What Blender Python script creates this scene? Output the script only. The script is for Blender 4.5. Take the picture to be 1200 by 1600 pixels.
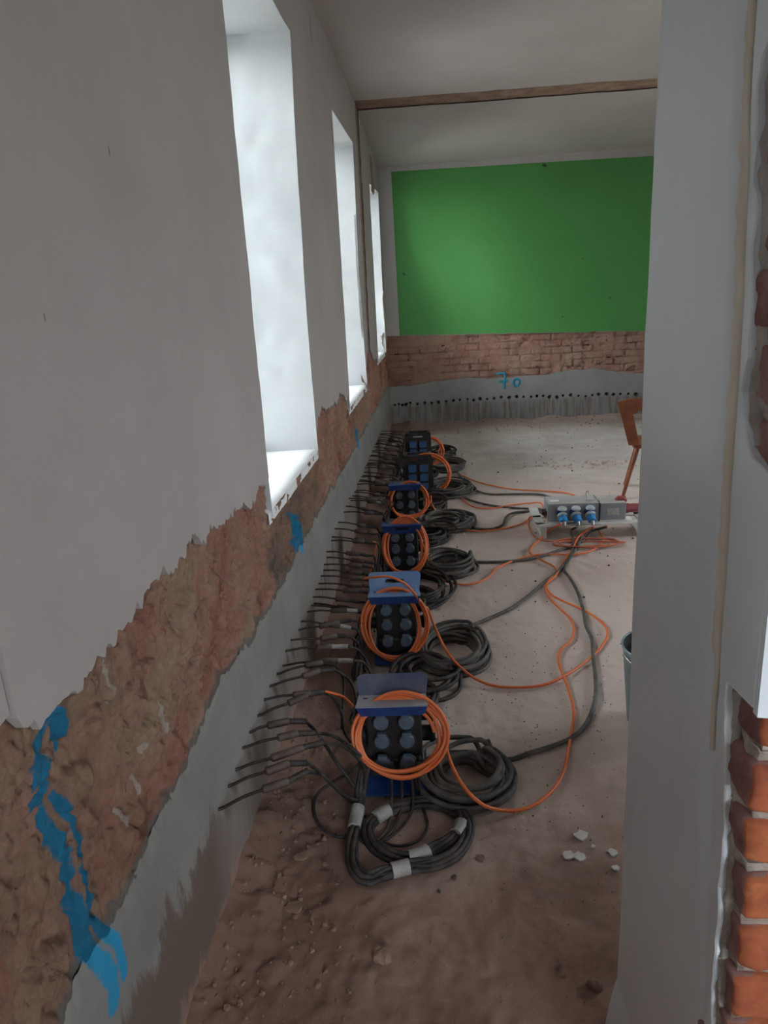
import bpy, bmesh, math, random
from mathutils import Vector, noise, Matrix, Euler
from mathutils.geometry import tessellate_polygon
R = random.Random(7)
S = bpy.context.scene
for o in list(bpy.data.objects): bpy.data.objects.remove(o)
COL = S.collection

# ------------------------------------------------------------ camera
F = 1133.465; H = 1.6
RT = Vector((0.9960, 0.0331, 0.0825)); FW = Vector((0.0686, 0.2865, -0.9556)); UP = Vector((-0.0553, 0.9575, 0.2831))
def _ray(px, py):
    v = Vector((px - 600, -(py - 800), -F)).normalized()
    return Vector((v.dot(RT), v.dot(FW), v.dot(UP)))
def fz(px, py, z=0.01):                      # point of the place at height z
    r = _ray(px, py); t = (z - H) / r.z; return r * t + Vector((0, 0, H))
def fy(px, py, y):
    r = _ray(px, py); t = y / r.y; return r * t + Vector((0, 0, H))
def fx(px, py, x):
    r = _ray(px, py); t = x / r.x; return r * t + Vector((0, 0, H))
cam = bpy.data.cameras.new('camera'); co = bpy.data.objects.new('camera', cam); COL.objects.link(co)
m = Matrix.Identity(3)
for i, v in enumerate((RT, FW, UP)):
    for j in range(3): m[i][j] = v[j]
co.matrix_world = Matrix.Translation((0, 0, H)) @ m.to_4x4()
cam.sensor_fit = 'VERTICAL'; cam.sensor_height = 32.0; cam.lens = 32.0 * F / 1600; cam.clip_start = .02
S.camera = co

# ------------------------------------------------------------ light, exposure
S.view_settings.view_transform = 'Standard'; S.view_settings.look = 'None'
S.view_settings.exposure = 1.8; S.view_settings.gamma = 1; S.view_settings.use_curve_mapping = False
W = bpy.data.worlds.new('overcast_sky'); S.world = W; W.use_nodes = True
bg = W.node_tree.nodes['Background']; bg.inputs[0].default_value = (0.86, 0.94, 1.0, 1); bg.inputs[1].default_value = 4.6
def portal(loc, rot, sx, sy):
    l = bpy.data.lights.new('window_daylight', 'AREA'); l.shape = 'RECTANGLE'; l.size = sx; l.size_y = sy
    l.cycles.is_portal = True
    o = bpy.data.objects.new('window_daylight', l); o.location = loc; o.rotation_euler = rot; COL.objects.link(o)
WINS = [[(2.49, .885), (3.57, .885), (3.56, 1.5), (3.66, 2.36), (3.74, 2.78), (2.53, 2.78)],
        [(4.98, .885), (6.30, .885), (6.16, 1.83), (6.33, 2.79), (5.10, 2.76)],
        [(7.60, .985), (8.72, .985), (8.78, 1.66), (8.92, 2.75), (7.72, 2.68)]]
WX = -1.02
for w in WINS:
    y0 = min(p[0] for p in w); y1 = max(p[0] for p in w); z0 = w[0][1]; z1 = 2.8
    portal((WX - .06, (y0 + y1) / 2, (z0 + z1) / 2), (0, -math.pi / 2, 0), z1 - z0, y1 - y0)
portal((-1.09, -1.0, 1.85), (0, -math.pi / 2, 0), 1.9, 1.8)  # portal of the unseen entry room window
portal((1.7, -2.75, 1.75), (math.pi / 2, 0, 0), 1.9, 1.7)
portal((5.06, 4.3, 1.8), (0, math.pi / 2, 0), 1.8, 1.6)

# ------------------------------------------------------------ materials
def nodes(name):
    m = bpy.data.materials.new(name); m.use_nodes = True; nt = m.node_tree
    return m, nt, nt.nodes['Principled BSDF']
def ramp(nt, fac, stops):
    r = nt.nodes.new('ShaderNodeValToRGB'); e = r.color_ramp.elements
    while len(e) < len(stops): e.new(.5)
    for i, (p, c) in enumerate(stops):
        e[i].position = p; e[i].color = (*c, 1) if len(c) == 3 else c
    nt.links.new(fac, r.inputs[0]); return r.outputs[0]
def tex(nt, scale, detail=6, rough=.6, dist=0, kind='n', vec=None):
    if kind == 'n':
        t = nt.nodes.new('ShaderNodeTexNoise'); t.inputs['Detail'].default_value = detail
        t.inputs['Roughness'].default_value = rough; t.inputs['Distortion'].default_value = dist
    else:
        t = nt.nodes.new('ShaderNodeTexVoronoi')
    t.inputs['Scale'].default_value = scale
    nt.links.new(vec or coord(nt), t.inputs['Vector']); return t.outputs[0]
def coord(nt, sc=None):
    k = nt.nodes.get('TC') or nt.nodes.new('ShaderNodeTexCoord'); k.name = 'TC'
    if not sc: return k.outputs['Object']
    mp = nt.nodes.new('ShaderNodeMapping'); mp.inputs['Scale'].default_value = sc
    nt.links.new(k.outputs['Object'], mp.inputs[0]); return mp.outputs[0]
def mix(nt, fac, a, b, mode='MIX'):
    n = nt.nodes.new('ShaderNodeMix'); n.data_type = 'RGBA'; n.blend_type = mode
    for s, v in ((n.inputs[0], fac), (n.inputs[6], a), (n.inputs[7], b)):
        if hasattr(v, 'links'): nt.links.new(v, s)
        elif isinstance(v, (int, float)): s.default_value = v
        else: s.default_value = (*v, 1)
    return n.outputs[2]
def attr(nt, name):
    a = nt.nodes.new('ShaderNodeAttribute'); a.attribute_name = name; return a.outputs['Fac']
def mth(nt, op, a, b=0.0, clamp=False):
    n = nt.nodes.new('ShaderNodeMath'); n.operation = op; n.use_clamp = clamp
    for s, v in ((n.inputs[0], a), (n.inputs[1], b)):
        if hasattr(v, 'links'): nt.links.new(v, s)
        else: s.default_value = v
    return n.outputs[0]
def xyz(nt):
    s = nt.nodes.new('ShaderNodeSeparateXYZ'); nt.links.new(coord(nt), s.inputs[0]); return s.outputs
def maprange(nt, v, a, b, c=0.0, d=1.0):
    n = nt.nodes.new('ShaderNodeMapRange'); n.interpolation_type = 'SMOOTHSTEP'
    nt.links.new(v, n.inputs[0])
    for i, k in enumerate((a, b, c, d)): n.inputs[i + 1].default_value = k
    return n.outputs[0]
def bump(nt, bs, hts, prev=None):
    for h, dist, st in hts:
        b = nt.nodes.new('ShaderNodeBump'); b.inputs['Distance'].default_value = dist; b.inputs['Strength'].default_value = st
        nt.links.new(h, b.inputs['Height'])
        if prev: nt.links.new(prev, b.inputs['Normal'])
        prev = b.outputs[0]
    nt.links.new(prev, bs.inputs['Normal'])
def setcol(nt, bs, c): nt.links.new(c, bs.inputs['Base Color'])
def simple(name, a, b, scale=20, rough=.5, metal=0, bd=0.0, bsc=60, spec=.5, lo=.35, hi=.65):
    m, nt, bs = nodes(name)
    setcol(nt, bs, ramp(nt, tex(nt, scale), [(lo, a), (hi, b)]))
    bs.inputs['Roughness'].default_value = rough; bs.inputs['Metallic'].default_value = metal
    bs.inputs['Specular IOR Level'].default_value = spec
    if bd: bump(nt, bs, [(tex(nt, bsc), bd, .6)])
    return m

def plaster_mat(name, a, b, gloss=.75, speck=(0.2, 0.15, 0.12), spos=.0, bd=.0012):
    m, nt, bs = nodes(name)
    c = ramp(nt, tex(nt, 1.7, 8, .65), [(.3, a), (.7, b)])
    st = ramp(nt, tex(nt, 3.1, 8, .7, 1.5, vec=coord(nt, (1.5, 1.5, .35))), [(.60, (0, 0, 0)), (.74, (1, 1, 1))])
    c = mix(nt, mth(nt, 'MULTIPLY', st, .22), c, tuple(x * .62 for x in a))
    sp = ramp(nt, tex(nt, 16, 3, .7), [(.755, (0, 0, 0)), (.77, (1, 1, 1))])
    c = mix(nt, mth(nt, 'MULTIPLY', sp, .7), c, speck)
    setcol(nt, bs, c); bs.inputs['Roughness'].default_value = gloss
    bump(nt, bs, [(tex(nt, 2.2, 3), .012, .5), (tex(nt, 14, 6), bd * 2, .5), (tex(nt, 90, 4), bd * .5, .5)])
    return m
M = {}
M['plaster'] = plaster_mat('painted_plaster', (.345, .31, .29), (.41, .37, .35))
M['plaster_r'] = plaster_mat('window_reveal_paint', (.46, .475, .475), (.54, .555, .55), .7, (.5, .45, .4))
M['plaster_p'] = plaster_mat('glossy_wall_paint', (.76, .82, .86), (.83, .875, .90), .32, (.5, .45, .4), bd=.0008)
M['sill'] = plaster_mat('window_sill_paint', (.80, .80, .79), (.86, .86, .85), .6, (.5, .45, .4))
M['ceiling'] = plaster_mat('ceiling_paint', (.47, .415, .39), (.53, .475, .45), .9)
M['white_trim'] = plaster_mat('white_wall_border', (.46, .43, .41), (.51, .48, .46), .8)
def green():
    m, nt, bs = nodes('green_emulsion')
    c = ramp(nt, tex(nt, 1.1, 6), [(.3, (.07, .285, .065)), (.7, (.085, .315, .075))])
    sp = ramp(nt, tex(nt, 9, 2, .5), [(.755, (0, 0, 0)), (.765, (1, 1, 1))])
    setcol(nt, bs, mix(nt, sp, c, (.03, .08, .03))); bs.inputs['Roughness'].default_value = .62
    bump(nt, bs, [(tex(nt, 40), .001, .5)]); return m
M['green'] = green()
def masonry_mat(name, pale=0.0):
    m, nt, bs = nodes(name)
    n1 = tex(nt, 2.6, 9, .68, .6); n2 = tex(nt, 7, 8, .7, 1.2, vec=coord(nt, (1, 1.5, .8))); n3 = tex(nt, 1.3, 5, .6)
    k = pale
    c = ramp(nt, n1, [(.34, (.30, .115, .085)), (.45, (.50, .245, .18)), (.53, (.56, .32, .245)), (.62, (.53, .37, .25))])
    c = mix(nt, mth(nt, 'MULTIPLY', ramp(nt, n2, [(.52, (0, 0, 0)), (.62, (1, 1, 1))]), .6), c, (.42, .29, .19))
    c = mix(nt, mth(nt, 'MULTIPLY', ramp(nt, n2, [(.30, (1, 1, 1)), (.40, (0, 0, 0))]), .6), c, (.30, .10, .065))
    gm = maprange(nt, attr(nt, 'grey'), .4, .6)
    c = mix(nt, mth(nt, 'MULTIPLY', gm, ramp(nt, tex(nt, 5, 8, .7), [(.40, (0, 0, 0)), (.52, (1, 1, 1))])), c, (.15, .14, .125))
    ta = maprange(nt, attr(nt, 'tan'), .3, .8)
    c = mix(nt, mth(nt, 'MULTIPLY', ta, ramp(nt, tex(nt, 4, 8, .7), [(.38, (.2, .2, .2)), (.56, (.9, .9, .9))])), c, (.42, .27, .185))
    if pale: c = mix(nt, mth(nt, 'MULTIPLY', maprange(nt, mth(nt, 'ADD', attr(nt, 'joint'), mth(nt, 'MULTIPLY', mth(nt, 'SUBTRACT', tex(nt, 14, 7, .7), .5), 1.6)), .4, .9), .6), c, (.12, .06, .045))
    w = ramp(nt, tex(nt, 9, 8, .75, 2, vec=coord(nt, (1, 1.6, .5))), [(.66, (0, 0, 0)), (.72, (1, 1, 1))])
    c = mix(nt, mth(nt, 'MULTIPLY', w, .55), c, (.60, .50, .42))
    if k: c = mix(nt, k, c, (.50, .35, .29))
    lm = mth(nt, 'ADD', attr(nt, 'lime'), mth(nt, 'MULTIPLY', mth(nt, 'SUBTRACT', tex(nt, 50, 7, .8), .5), 2.2))
    c = mix(nt, mth(nt, 'MULTIPLY', maprange(nt, lm, .5, .8), .8), c, (.66, .58, .50))
    c = mix(nt, mth(nt, 'MULTIPLY', ramp(nt, tex(nt, 60, 6, .8), [(.4, (.8, .8, .8)), (.6, (0, 0, 0))]), .3), c, (.17, .09, .06))
    pit = ramp(nt, tex(nt, 13, 5, .65, .8, vec=coord(nt, (1, 1.3, .8))), [(.635, (0, 0, 0)), (.66, (1, 1, 1))])
    c = mix(nt, mth(nt, 'MULTIPLY', pit, .55), c, (.17, .075, .05))
    chip = ramp(nt, tex(nt, 17, 6, .7, 2.0), [(.63, (0, 0, 0)), (.65, (1, 1, 1))])
    c = mix(nt, mth(nt, 'MULTIPLY', chip, .45), c, (.62, .42, .33))
    sme = mth(nt, 'ADD', attr(nt, 'smear'), mth(nt, 'MULTIPLY', mth(nt, 'SUBTRACT', tex(nt, 26, 7, .75), .5), 1.8))
    c = mix(nt, mth(nt, 'MULTIPLY', maprange(nt, sme, .42, .75), .85), c, (.22, .205, .185))
    bl = mth(nt, 'ADD', attr(nt, 'blue'), mth(nt, 'MULTIPLY', mth(nt, 'SUBTRACT', tex(nt, 60, 7, .8), .5), 1.9))
    c = mix(nt, mth(nt, 'MULTIPLY', maprange(nt, bl, .35, .75), .92), c, (.0, .25, .47))
    setcol(nt, bs, c); bs.inputs['Roughness'].default_value = .95; bs.inputs['Specular IOR Level'].default_value = .2
    bump(nt, bs, [(pit, -.012, .8), (chip, .006, .7), (tex(nt, 20, 9, .8, .8), .03, .9), (tex(nt, 110, 5, .8), .004, .8)]); return m
M['masonry'] = masonry_mat('stripped_masonry'); M['masonry_b'] = masonry_mat('stripped_brick_far', .3)
def cement_mat(name, dirt=True):
    m, nt, bs = nodes(name); X, Y, Z = xyz(nt)
    c = ramp(nt, tex(nt, 3, 8, .65, .5), [(.3, (.19, .18, .168)), (.7, (.265, .255, .24))] if dirt else [(.3, (.27, .275, .265)), (.7, (.36, .365, .355))])
    # drips and dust below the row of drilled holes: real stains
    st = ramp(nt, tex(nt, 9, 6, .7, vec=coord(nt, (3.2, 3.2, .22))), [(.44, (0, 0, 0)), (.6, (1, 1, 1))])
    below = maprange(nt, mth(nt, 'ADD', Z, mth(nt, 'MULTIPLY', tex(nt, 10), .05)), .345, .28)
    if dirt:
        c = mix(nt, mth(nt, 'MULTIPLY', below, mth(nt, 'ADD', mth(nt, 'MULTIPLY', st, .5), .4)), c, (.22, .165, .14))
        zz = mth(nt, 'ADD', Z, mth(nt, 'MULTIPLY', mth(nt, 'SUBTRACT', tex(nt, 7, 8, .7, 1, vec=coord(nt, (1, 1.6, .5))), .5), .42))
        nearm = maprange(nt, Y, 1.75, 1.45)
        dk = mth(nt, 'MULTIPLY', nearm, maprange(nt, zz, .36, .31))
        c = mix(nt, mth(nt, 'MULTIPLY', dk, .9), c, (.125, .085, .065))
        c = mix(nt, mth(nt, 'MULTIPLY', maprange(nt, zz, .10, .02), .8), c, (.30, .18, .135))
    else:
        c = mix(nt, mth(nt, 'MULTIPLY', below, mth(nt, 'ADD', mth(nt, 'MULTIPLY', st, .8), .15)), c, (.19, .165, .15))
    bl = mth(nt, 'ADD', attr(nt, 'blue'), mth(nt, 'MULTIPLY', mth(nt, 'SUBTRACT', tex(nt, 60, 7, .8), .5), 1.9))
    c = mix(nt, mth(nt, 'MULTIPLY', maprange(nt, bl, .35, .75), .92), c, (.0, .25, .47))
    setcol(nt, bs, c); bs.inputs['Roughness'].default_value = .9
    bump(nt, bs, [(tex(nt, 5, 5, vec=coord(nt, (1, .4, 1))), .006, .6), (tex(nt, 45, 8, .7), .004, .6)]); return m
M['cement'] = cement_mat('cement_render'); M['cement_b'] = cement_mat('cement_render_far', False)
def floor_mat():
    m, nt, bs = nodes('dusty_screed'); X, Y, Z = xyz(nt)
    n = tex(nt, 1.6, 9, .65, .4)
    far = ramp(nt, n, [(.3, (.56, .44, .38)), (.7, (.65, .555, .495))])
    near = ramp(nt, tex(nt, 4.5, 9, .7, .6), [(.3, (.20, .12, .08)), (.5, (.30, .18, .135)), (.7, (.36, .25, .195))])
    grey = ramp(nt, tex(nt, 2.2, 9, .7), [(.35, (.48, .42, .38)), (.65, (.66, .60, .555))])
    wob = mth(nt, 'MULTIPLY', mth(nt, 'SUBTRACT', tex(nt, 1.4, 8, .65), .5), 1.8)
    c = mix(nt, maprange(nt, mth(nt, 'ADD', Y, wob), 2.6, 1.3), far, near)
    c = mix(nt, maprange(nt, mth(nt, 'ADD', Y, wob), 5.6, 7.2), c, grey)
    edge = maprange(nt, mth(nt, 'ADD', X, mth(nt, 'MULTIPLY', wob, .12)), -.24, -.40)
    c = mix(nt, mth(nt, 'MULTIPLY', edge, .85), c, (.235, .135, .10))  # darker brown towards the left wall: dirt with the rods' shadow painted in
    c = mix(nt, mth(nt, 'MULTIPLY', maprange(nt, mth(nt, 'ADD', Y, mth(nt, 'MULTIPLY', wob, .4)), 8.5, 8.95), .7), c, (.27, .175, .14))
    c = mix(nt, mth(nt, 'MULTIPLY', ramp(nt, tex(nt, 35, 7, .8), [(.62, (0, 0, 0)), (.70, (1, 1, 1))]), .5), c, (.16, .10, .08))
    c = mix(nt, mth(nt, 'MULTIPLY', ramp(nt, tex(nt, 55, 7, .8), [(.66, (0, 0, 0)), (.72, (1, 1, 1))]), .4), c, (.62, .54, .48))
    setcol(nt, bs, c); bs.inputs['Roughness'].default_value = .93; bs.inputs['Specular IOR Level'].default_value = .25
    bump(nt, bs, [(tex(nt, 9, 9, .75), .012, .7), (tex(nt, 70, 6, .8), .003, .8)]); return m
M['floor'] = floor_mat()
def brickface():
    m, nt, bs = nodes('broken_brick')
    a = attr(nt, 'front')
    mauve = ramp(nt, tex(nt, 14, 8, .7), [(.35, (.25, .10, .085)), (.65, (.42, .24, .21))])
    orange = ramp(nt, tex(nt, 11, 8, .7, .6), [(.32, (.22, .075, .055)), (.45, (.42, .105, .045)), (.62, (.53, .16, .06)), (.72, (.50, .33, .26))])
    c = mix(nt, maprange(nt, mth(nt, 'ADD', a, mth(nt, 'MULTIPLY', mth(nt, 'SUBTRACT', tex(nt, 25), .5), .8)), .4, .6), mauve, orange)
    setcol(nt, bs, c); bs.inputs['Roughness'].default_value = .85
    bump(nt, bs, [(tex(nt, 30, 8, .75), .006, .8)]); return m
M['brick'] = brickface()
M['mortar'] = simple('crumbly_lime_mortar', (.36, .29, .23), (.56, .50, .44), 25, .95, bd=.01, bsc=45)
M['rough_grey'] = simple('rough_old_plaster', (.34, .30, .26), (.55, .52, .48), 9, .95, bd=.02, bsc=22)
M['foam'] = simple('cured_sealing_foam', (.74, .66, .54), (.82, .76, .66), 8, .6)
M['chase'] = simple('chased_strip', (.24, .14, .10), (.40, .27, .20), 7, .95, bd=.02, bsc=30)
M['pvc'] = simple('white_pvc', (.72, .74, .75), (.78, .79, .8), 4, .35)
M['blue'] = simple('blue_powder_coat', (.012, .045, .21), (.03, .08, .27), 12, .45, bd=.0004)
M['blue_dusty'] = simple('dusty_blue_plate', (.09, .21, .46), (.19, .30, .48), 7, .6)
M['dull_blue'] = simple('dusty_dull_blue', (.045, .065, .15), (.15, .15, .19), 7, .7)
M['grey_dusty'] = simple('dust_covered_blue_plate', (.22, .24, .30), (.36, .35, .36), 7, .7)
M['rubber'] = simple('black_rubber_housing', (.012, .012, .014), (.04, .035, .033), 14, .55)
M['lid'] = simple('socket_lid_grey_blue', (.065, .095, .145), (.13, .17, .215), 14, .45)
M['lid_blue'] = simple('socket_lid_blue', (.03, .09, .24), (.06, .13, .28), 14, .45)
M['lid_dark'] = simple('side_socket_grey', (.06, .065, .07), (.14, .14, .14), 14, .5)
M['orange_dusty'] = simple('dusty_orange_sheath', (.42, .12, .06), (.62, .19, .09), 8, .6)
M['orange'] = simple('orange_cable_sheath', (.74, .15, .035), (.80, .21, .07), 8, .42)
M['black_cable'] = simple('dusty_black_cable', (.016, .013, .012), (.085, .068, .06), 22, .65, lo=.42, hi=.70)
M['grey_cable'] = simple('dusty_grey_cable', (.05, .046, .042), (.15, .137, .123), 15, .65)
M['steel'] = simple('brown_heating_rod', (.025, .014, .012), (.065, .040, .032), 20, .45, .4)
M['sleeve'] = simple('dusty_sleeve', (.05, .032, .026), (.115, .08, .066), 22, .7)
M['boot'] = simple('black_rubber_boot', (.02, .017, .016), (.06, .048, .042), 25, .6)
M['tape'] = simple('pale_marking_tape', (.26, .25, .235), (.42, .405, .385), 20, .55)
M['dist_grey'] = simple('grey_enclosure', (.235, .255, .275), (.29, .305, .32), 6, .5)
M['dist_top'] = simple('dusty_grey_lid', (.36, .345, .32), (.44, .425, .40), 8, .8)
M['ceeblue'] = simple('bright_blue_plastic', (.01, .21, .56), (.03, .27, .62), 9, .4)
M['ceelid'] = simple('dusty_blue_lid', (.36, .41, .45), (.46, .50, .52), 10, .6)
M['ceered'] = simple('dull_red_plastic', (.25, .045, .035), (.32, .07,.0855), 10, .5)
M['stand'] = simple('off_white_stand', (.60, .60, .56), (.72, .71, .67), 10, .7)
M['label'] = simple('worn_rating_label', (.38, .38, .34), (.55, .54, .49), 40, .6)
M['wire'] = simple('zinc_wire', (.35, .33, .3), (.5, .48, .44), 12, .4, .8)
M['wood'] = simple('varnished_beech', (.15, .045, .018), (.23, .075, .028), 9, .38)
M['bucket'] = simple('galvanised_bucket_metal', (.17, .23, .245), (.25, .32, .335), 9, .35, .35)
M['bucket_in'] = simple('dark_bucket_inside', (.03, .03, .03), (.06, .06, .06), 9, .8)
M['flake'] = simple('plaster_flake', (.58, .55, .52), (.70, .68, .65), 12, .9)
M['crumb'] = simple('brick_crumb', (.19, .115, .08), (.29, .19, .14), 12, .95)
M['palecrumb'] = simple('dusty_crumb', (.34, .24, .19), (.50, .38, .32), 12, .95)
M['darkcrumb'] = simple('dark_crumb', (.05, .04, .035), (.13, .10, .08), 12, .95)
M['bluepaint'] = simple('blue_marking_spray', (.02, .28, .42), (.04, .36, .50), 30, .8)
M['hole'] = simple('drill_hole_dark', (.05, .045, .04), (.10, .085, .075), 30, .95)
M['ground'] = simple('yard_ground', (.28, .27, .25), (.36, .35, .32), 2, .95)
def glass():
    m = bpy.data.materials.new('window_glass'); m.use_nodes = True; nt = m.node_tree
    for n in list(nt.nodes): nt.nodes.remove(n)
    o = nt.nodes.new('ShaderNodeOutputMaterial'); mx = nt.nodes.new('ShaderNodeMixShader')
    t = nt.nodes.new('ShaderNodeBsdfTransparent'); g = nt.nodes.new('ShaderNodeBsdfGlossy'); g.inputs['Roughness'].default_value = .03
    f = nt.nodes.new('ShaderNodeFresnel'); f.inputs[0].default_value = 1.4
    nt.links.new(f.outputs[0], mx.inputs[0]); nt.links.new(t.outputs[0], mx.inputs[1]); nt.links.new(g.outputs[0], mx.inputs[2])
    nt.links.new(mx.outputs[0], o.inputs[0]); return m
M['glass'] = glass()

# ------------------------------------------------------------ mesh helpers
class MB:
    def __init__(s): s.v = []; s.f = []; s.sm = []
    def add(s, vs, fs, smooth=False):
        n = len(s.v); s.v += [tuple(v) for v in vs]; s.f += [tuple(i + n for i in f) for f in fs]; s.sm += [smooth] * len(fs); return s
    def box(s, c, d, rot=None):
        c = Vector(c); vs = []
        for x in (-.5, .5):
            for y in (-.5, .5):
                for z in (-.5, .5):
                    p = Vector((x * d[0], y * d[1], z * d[2])); vs.append(c + (rot @ p if rot else p))
        return s.add(vs, [(0, 1, 3, 2), (4, 6, 7, 5), (0, 4, 5, 1), (2, 3, 7, 6), (0, 2, 6, 4), (1, 5, 7, 3)])
    def tube(s, pts, r, n=8, caps=True):
        pts = [Vector(p) for p in pts]; rs = r if isinstance(r, (list, tuple)) else [r] * len(pts)
        t0 = (pts[1] - pts[0]).normalized(); u = t0.orthogonal().normalized(); vs = []; prev = t0
        for i, p in enumerate(pts):
            t = (pts[min(i + 1, len(pts) - 1)] - pts[max(i - 1, 0)])
            t = t.normalized() if t.length > 1e-9 else prev
            u = (u - t * u.dot(t)); u = u.normalized() if u.length > 1e-6 else t.orthogonal().normalized()
            w = t.cross(u); prev = t
            for k in range(n):
                a = 2 * math.pi * k / n; vs.append(p + (u * math.cos(a) + w * math.sin(a)) * rs[i])
        fs = []
        for i in range(len(pts) - 1):
            for k in range(n):
                a = i * n + k; b = i * n + (k + 1) % n; fs.append((a, b, b + n, a + n))
        s.add(vs, fs, True)
        if caps:
            m_ = len(pts) - 1; s.add([vs[k] for k in range(n)], [tuple(reversed(range(n)))]); s.add([vs[m_ * n + k] for k in range(n)], [tuple(range(n))])
        return s
    def prism(s, loops, fn, t):
        """flat outline(s) (u,v) -> solid of thickness t; fn(u,v,w)->xyz"""
        tri = tessellate_polygon([[Vector((p[0], p[1], 0)) for p in l] for l in loops])
        flat = [p for l in loops for p in l]; n = len(flat)
        vs = [fn(u, v, 0) for u, v in flat] + [fn(u, v, t) for u, v in flat]
        fs = [tuple(x) for x in tri] + [tuple(i + n for i in reversed(x)) for x in tri]
        k = 0
        for l in loops:
            for i in range(len(l)):
                a = k + i; b = k + (i + 1) % len(l); fs.append((a, b, b + n, a + n))
            k += len(l)
        return s.add(vs, fs)
    def build(s, name, mat, parent=None, bevel=0, seg=2):
        me = bpy.data.meshes.new(name); me.from_pydata(s.v, [], s.f)
        me.polygons.foreach_set('use_smooth', s.sm); me.update()
        bm = bmesh.new(); bm.from_mesh(me); bmesh.ops.recalc_face_normals(bm, faces=bm.faces); bm.to_mesh(me); bm.free()
        o = bpy.data.objects.new(name, me); COL.objects.link(o)
        if mat is not None: me.materials.append(M[mat] if isinstance(mat, str) else mat)
        if parent: o.parent = parent
        if bevel:
            b = o.modifiers.new('bevel', 'BEVEL'); b.width = bevel; b.segments = seg; b.limit_method = 'ANGLE'; b.angle_limit = .7
        return o
def tag(o, label, cat, group=None, kind=None):
    if label: o['label'] = label
    if cat: o['category'] = cat
    if group: o['group'] = group
    if kind: o['kind'] = kind
    return o
def struct(o, label=None, cat=None):
    o['kind'] = 'structure'
    if label: o['label'] = label
    if cat: o['category'] = cat
    return o
def thing(name, loc, label, cat, group=None, rz=0):
    o = bpy.data.objects.new(name, None); o.location = loc; o.rotation_euler = (0, 0, rz); o.empty_display_size = .1
    COL.objects.link(o); return tag(o, label, cat, group)
def smooth(pts, n=8):
    pts = [Vector(p) for p in pts]
    if len(pts) < 3: return [pts[0].lerp(pts[-1], i / n) for i in range(n + 1)]
    P = [pts[0] * 2 - pts[1]] + pts + [pts[-1] * 2 - pts[-2]]; out = []
    for i in range(1, len(P) - 2):
        a, b, c, d = P[i - 1], P[i], P[i + 1], P[i + 2]
        for k in range(n):
            t = k / n
            out.append(.5 * (2 * b + (c - a) * t + (2 * a - 5 * b + 4 * c - d) * t * t + (3 * b - a - 3 * c + d) * t ** 3))
    out.append(pts[-1]); return out
def interp(tab, x):
    if x <= tab[0][0]: return tab[0][1]
    for (a, b), (c, d) in zip(tab, tab[1:]):
        if x <= c: return b + (d - b) * (x - a) / (c - a)
    return tab[-1][1]
def nz(*p): return noise.noise(Vector(p))
def fr(x, y, z=0, o=4): return noise.fractal(Vector((x, y, z)), .8, 2.1, o)

# ------------------------------------------------------------ setting: floor
def floor_h(x, y):
    h = .006 * fr(x * 5, y * 5, 1) + .0035 * fr(x * 22, y * 22, 4, 3)
    e = max(0, 1 - (x + .62) / .22)
    k = 1.0 if y < 2.1 else max(.25, 1 - (y - 2.1) * .8)
    h += e * e * k * (.05 + .03 * nz(x * 9, y * 7, 2))
    c_ = max(0, min(1, (-.15 - x) / .3)) * (1 if y < 2.2 else max(0, 1 - (y - 2.2)))
    if c_ > 0:
        wv = Vector((x * 22 + nz(x * 9, y * 9, 1), y * 22 + nz(x * 9, y * 9, 5), .2))
        h += c_ * (.016 * max(0, noise.cell(noise.voronoi(wv)[1][0] * 3.7)) * max(0, .5 + nz(x * 4, y * 4, 9)) + .008 * fr(x * 12, y * 12, 2))
    if y > 8.7: h += (y - 8.7) * .16 * (1 + .7 * nz(x * 4, 3, 1))
    if .2 < x < 1.8 and 6 < y < 8: h += .02 * max(0, fr(x * 3, y * 7, 9)) 
    return h - .004
def grid(us, vs, fn, keep=None):
    nv = len(vs); V = [fn(u, v) for u in us for v in vs]; Fc = []
    for i in range(len(us) - 1):
        for j in range(nv - 1):
            if keep and not keep((us[i] + us[i + 1]) / 2, (vs[j] + vs[j + 1]) / 2): continue
            Fc.append((i * nv + j, (i + 1) * nv + j, (i + 1) * nv + j + 1, i * nv + j + 1))
    return V, Fc
def clean(o):
    bm = bmesh.new(); bm.from_mesh(o.data)
    bmesh.ops.delete(bm, geom=[v for v in bm.verts if not v.link_faces], context='VERTS'); bm.to_mesh(o.data); bm.free()
ys = [.5]
while ys[-1] < 9.3: ys.append(ys[-1] + max(.008, .0055 * ys[-1]))
xs = [-.70 + i * .009 for i in range(110)]
while xs[-1] < 1.3: xs.append(xs[-1] + .014)
while xs[-1] < 5: xs.append(xs[-1] + .06)
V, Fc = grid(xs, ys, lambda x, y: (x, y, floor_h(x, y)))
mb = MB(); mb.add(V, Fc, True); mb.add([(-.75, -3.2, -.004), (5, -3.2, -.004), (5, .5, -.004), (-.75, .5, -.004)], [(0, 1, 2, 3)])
fl = struct(mb.build('floor', 'floor'), 'dusty pinkish screed floor strewn with grit and dirt', 'floor')

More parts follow.
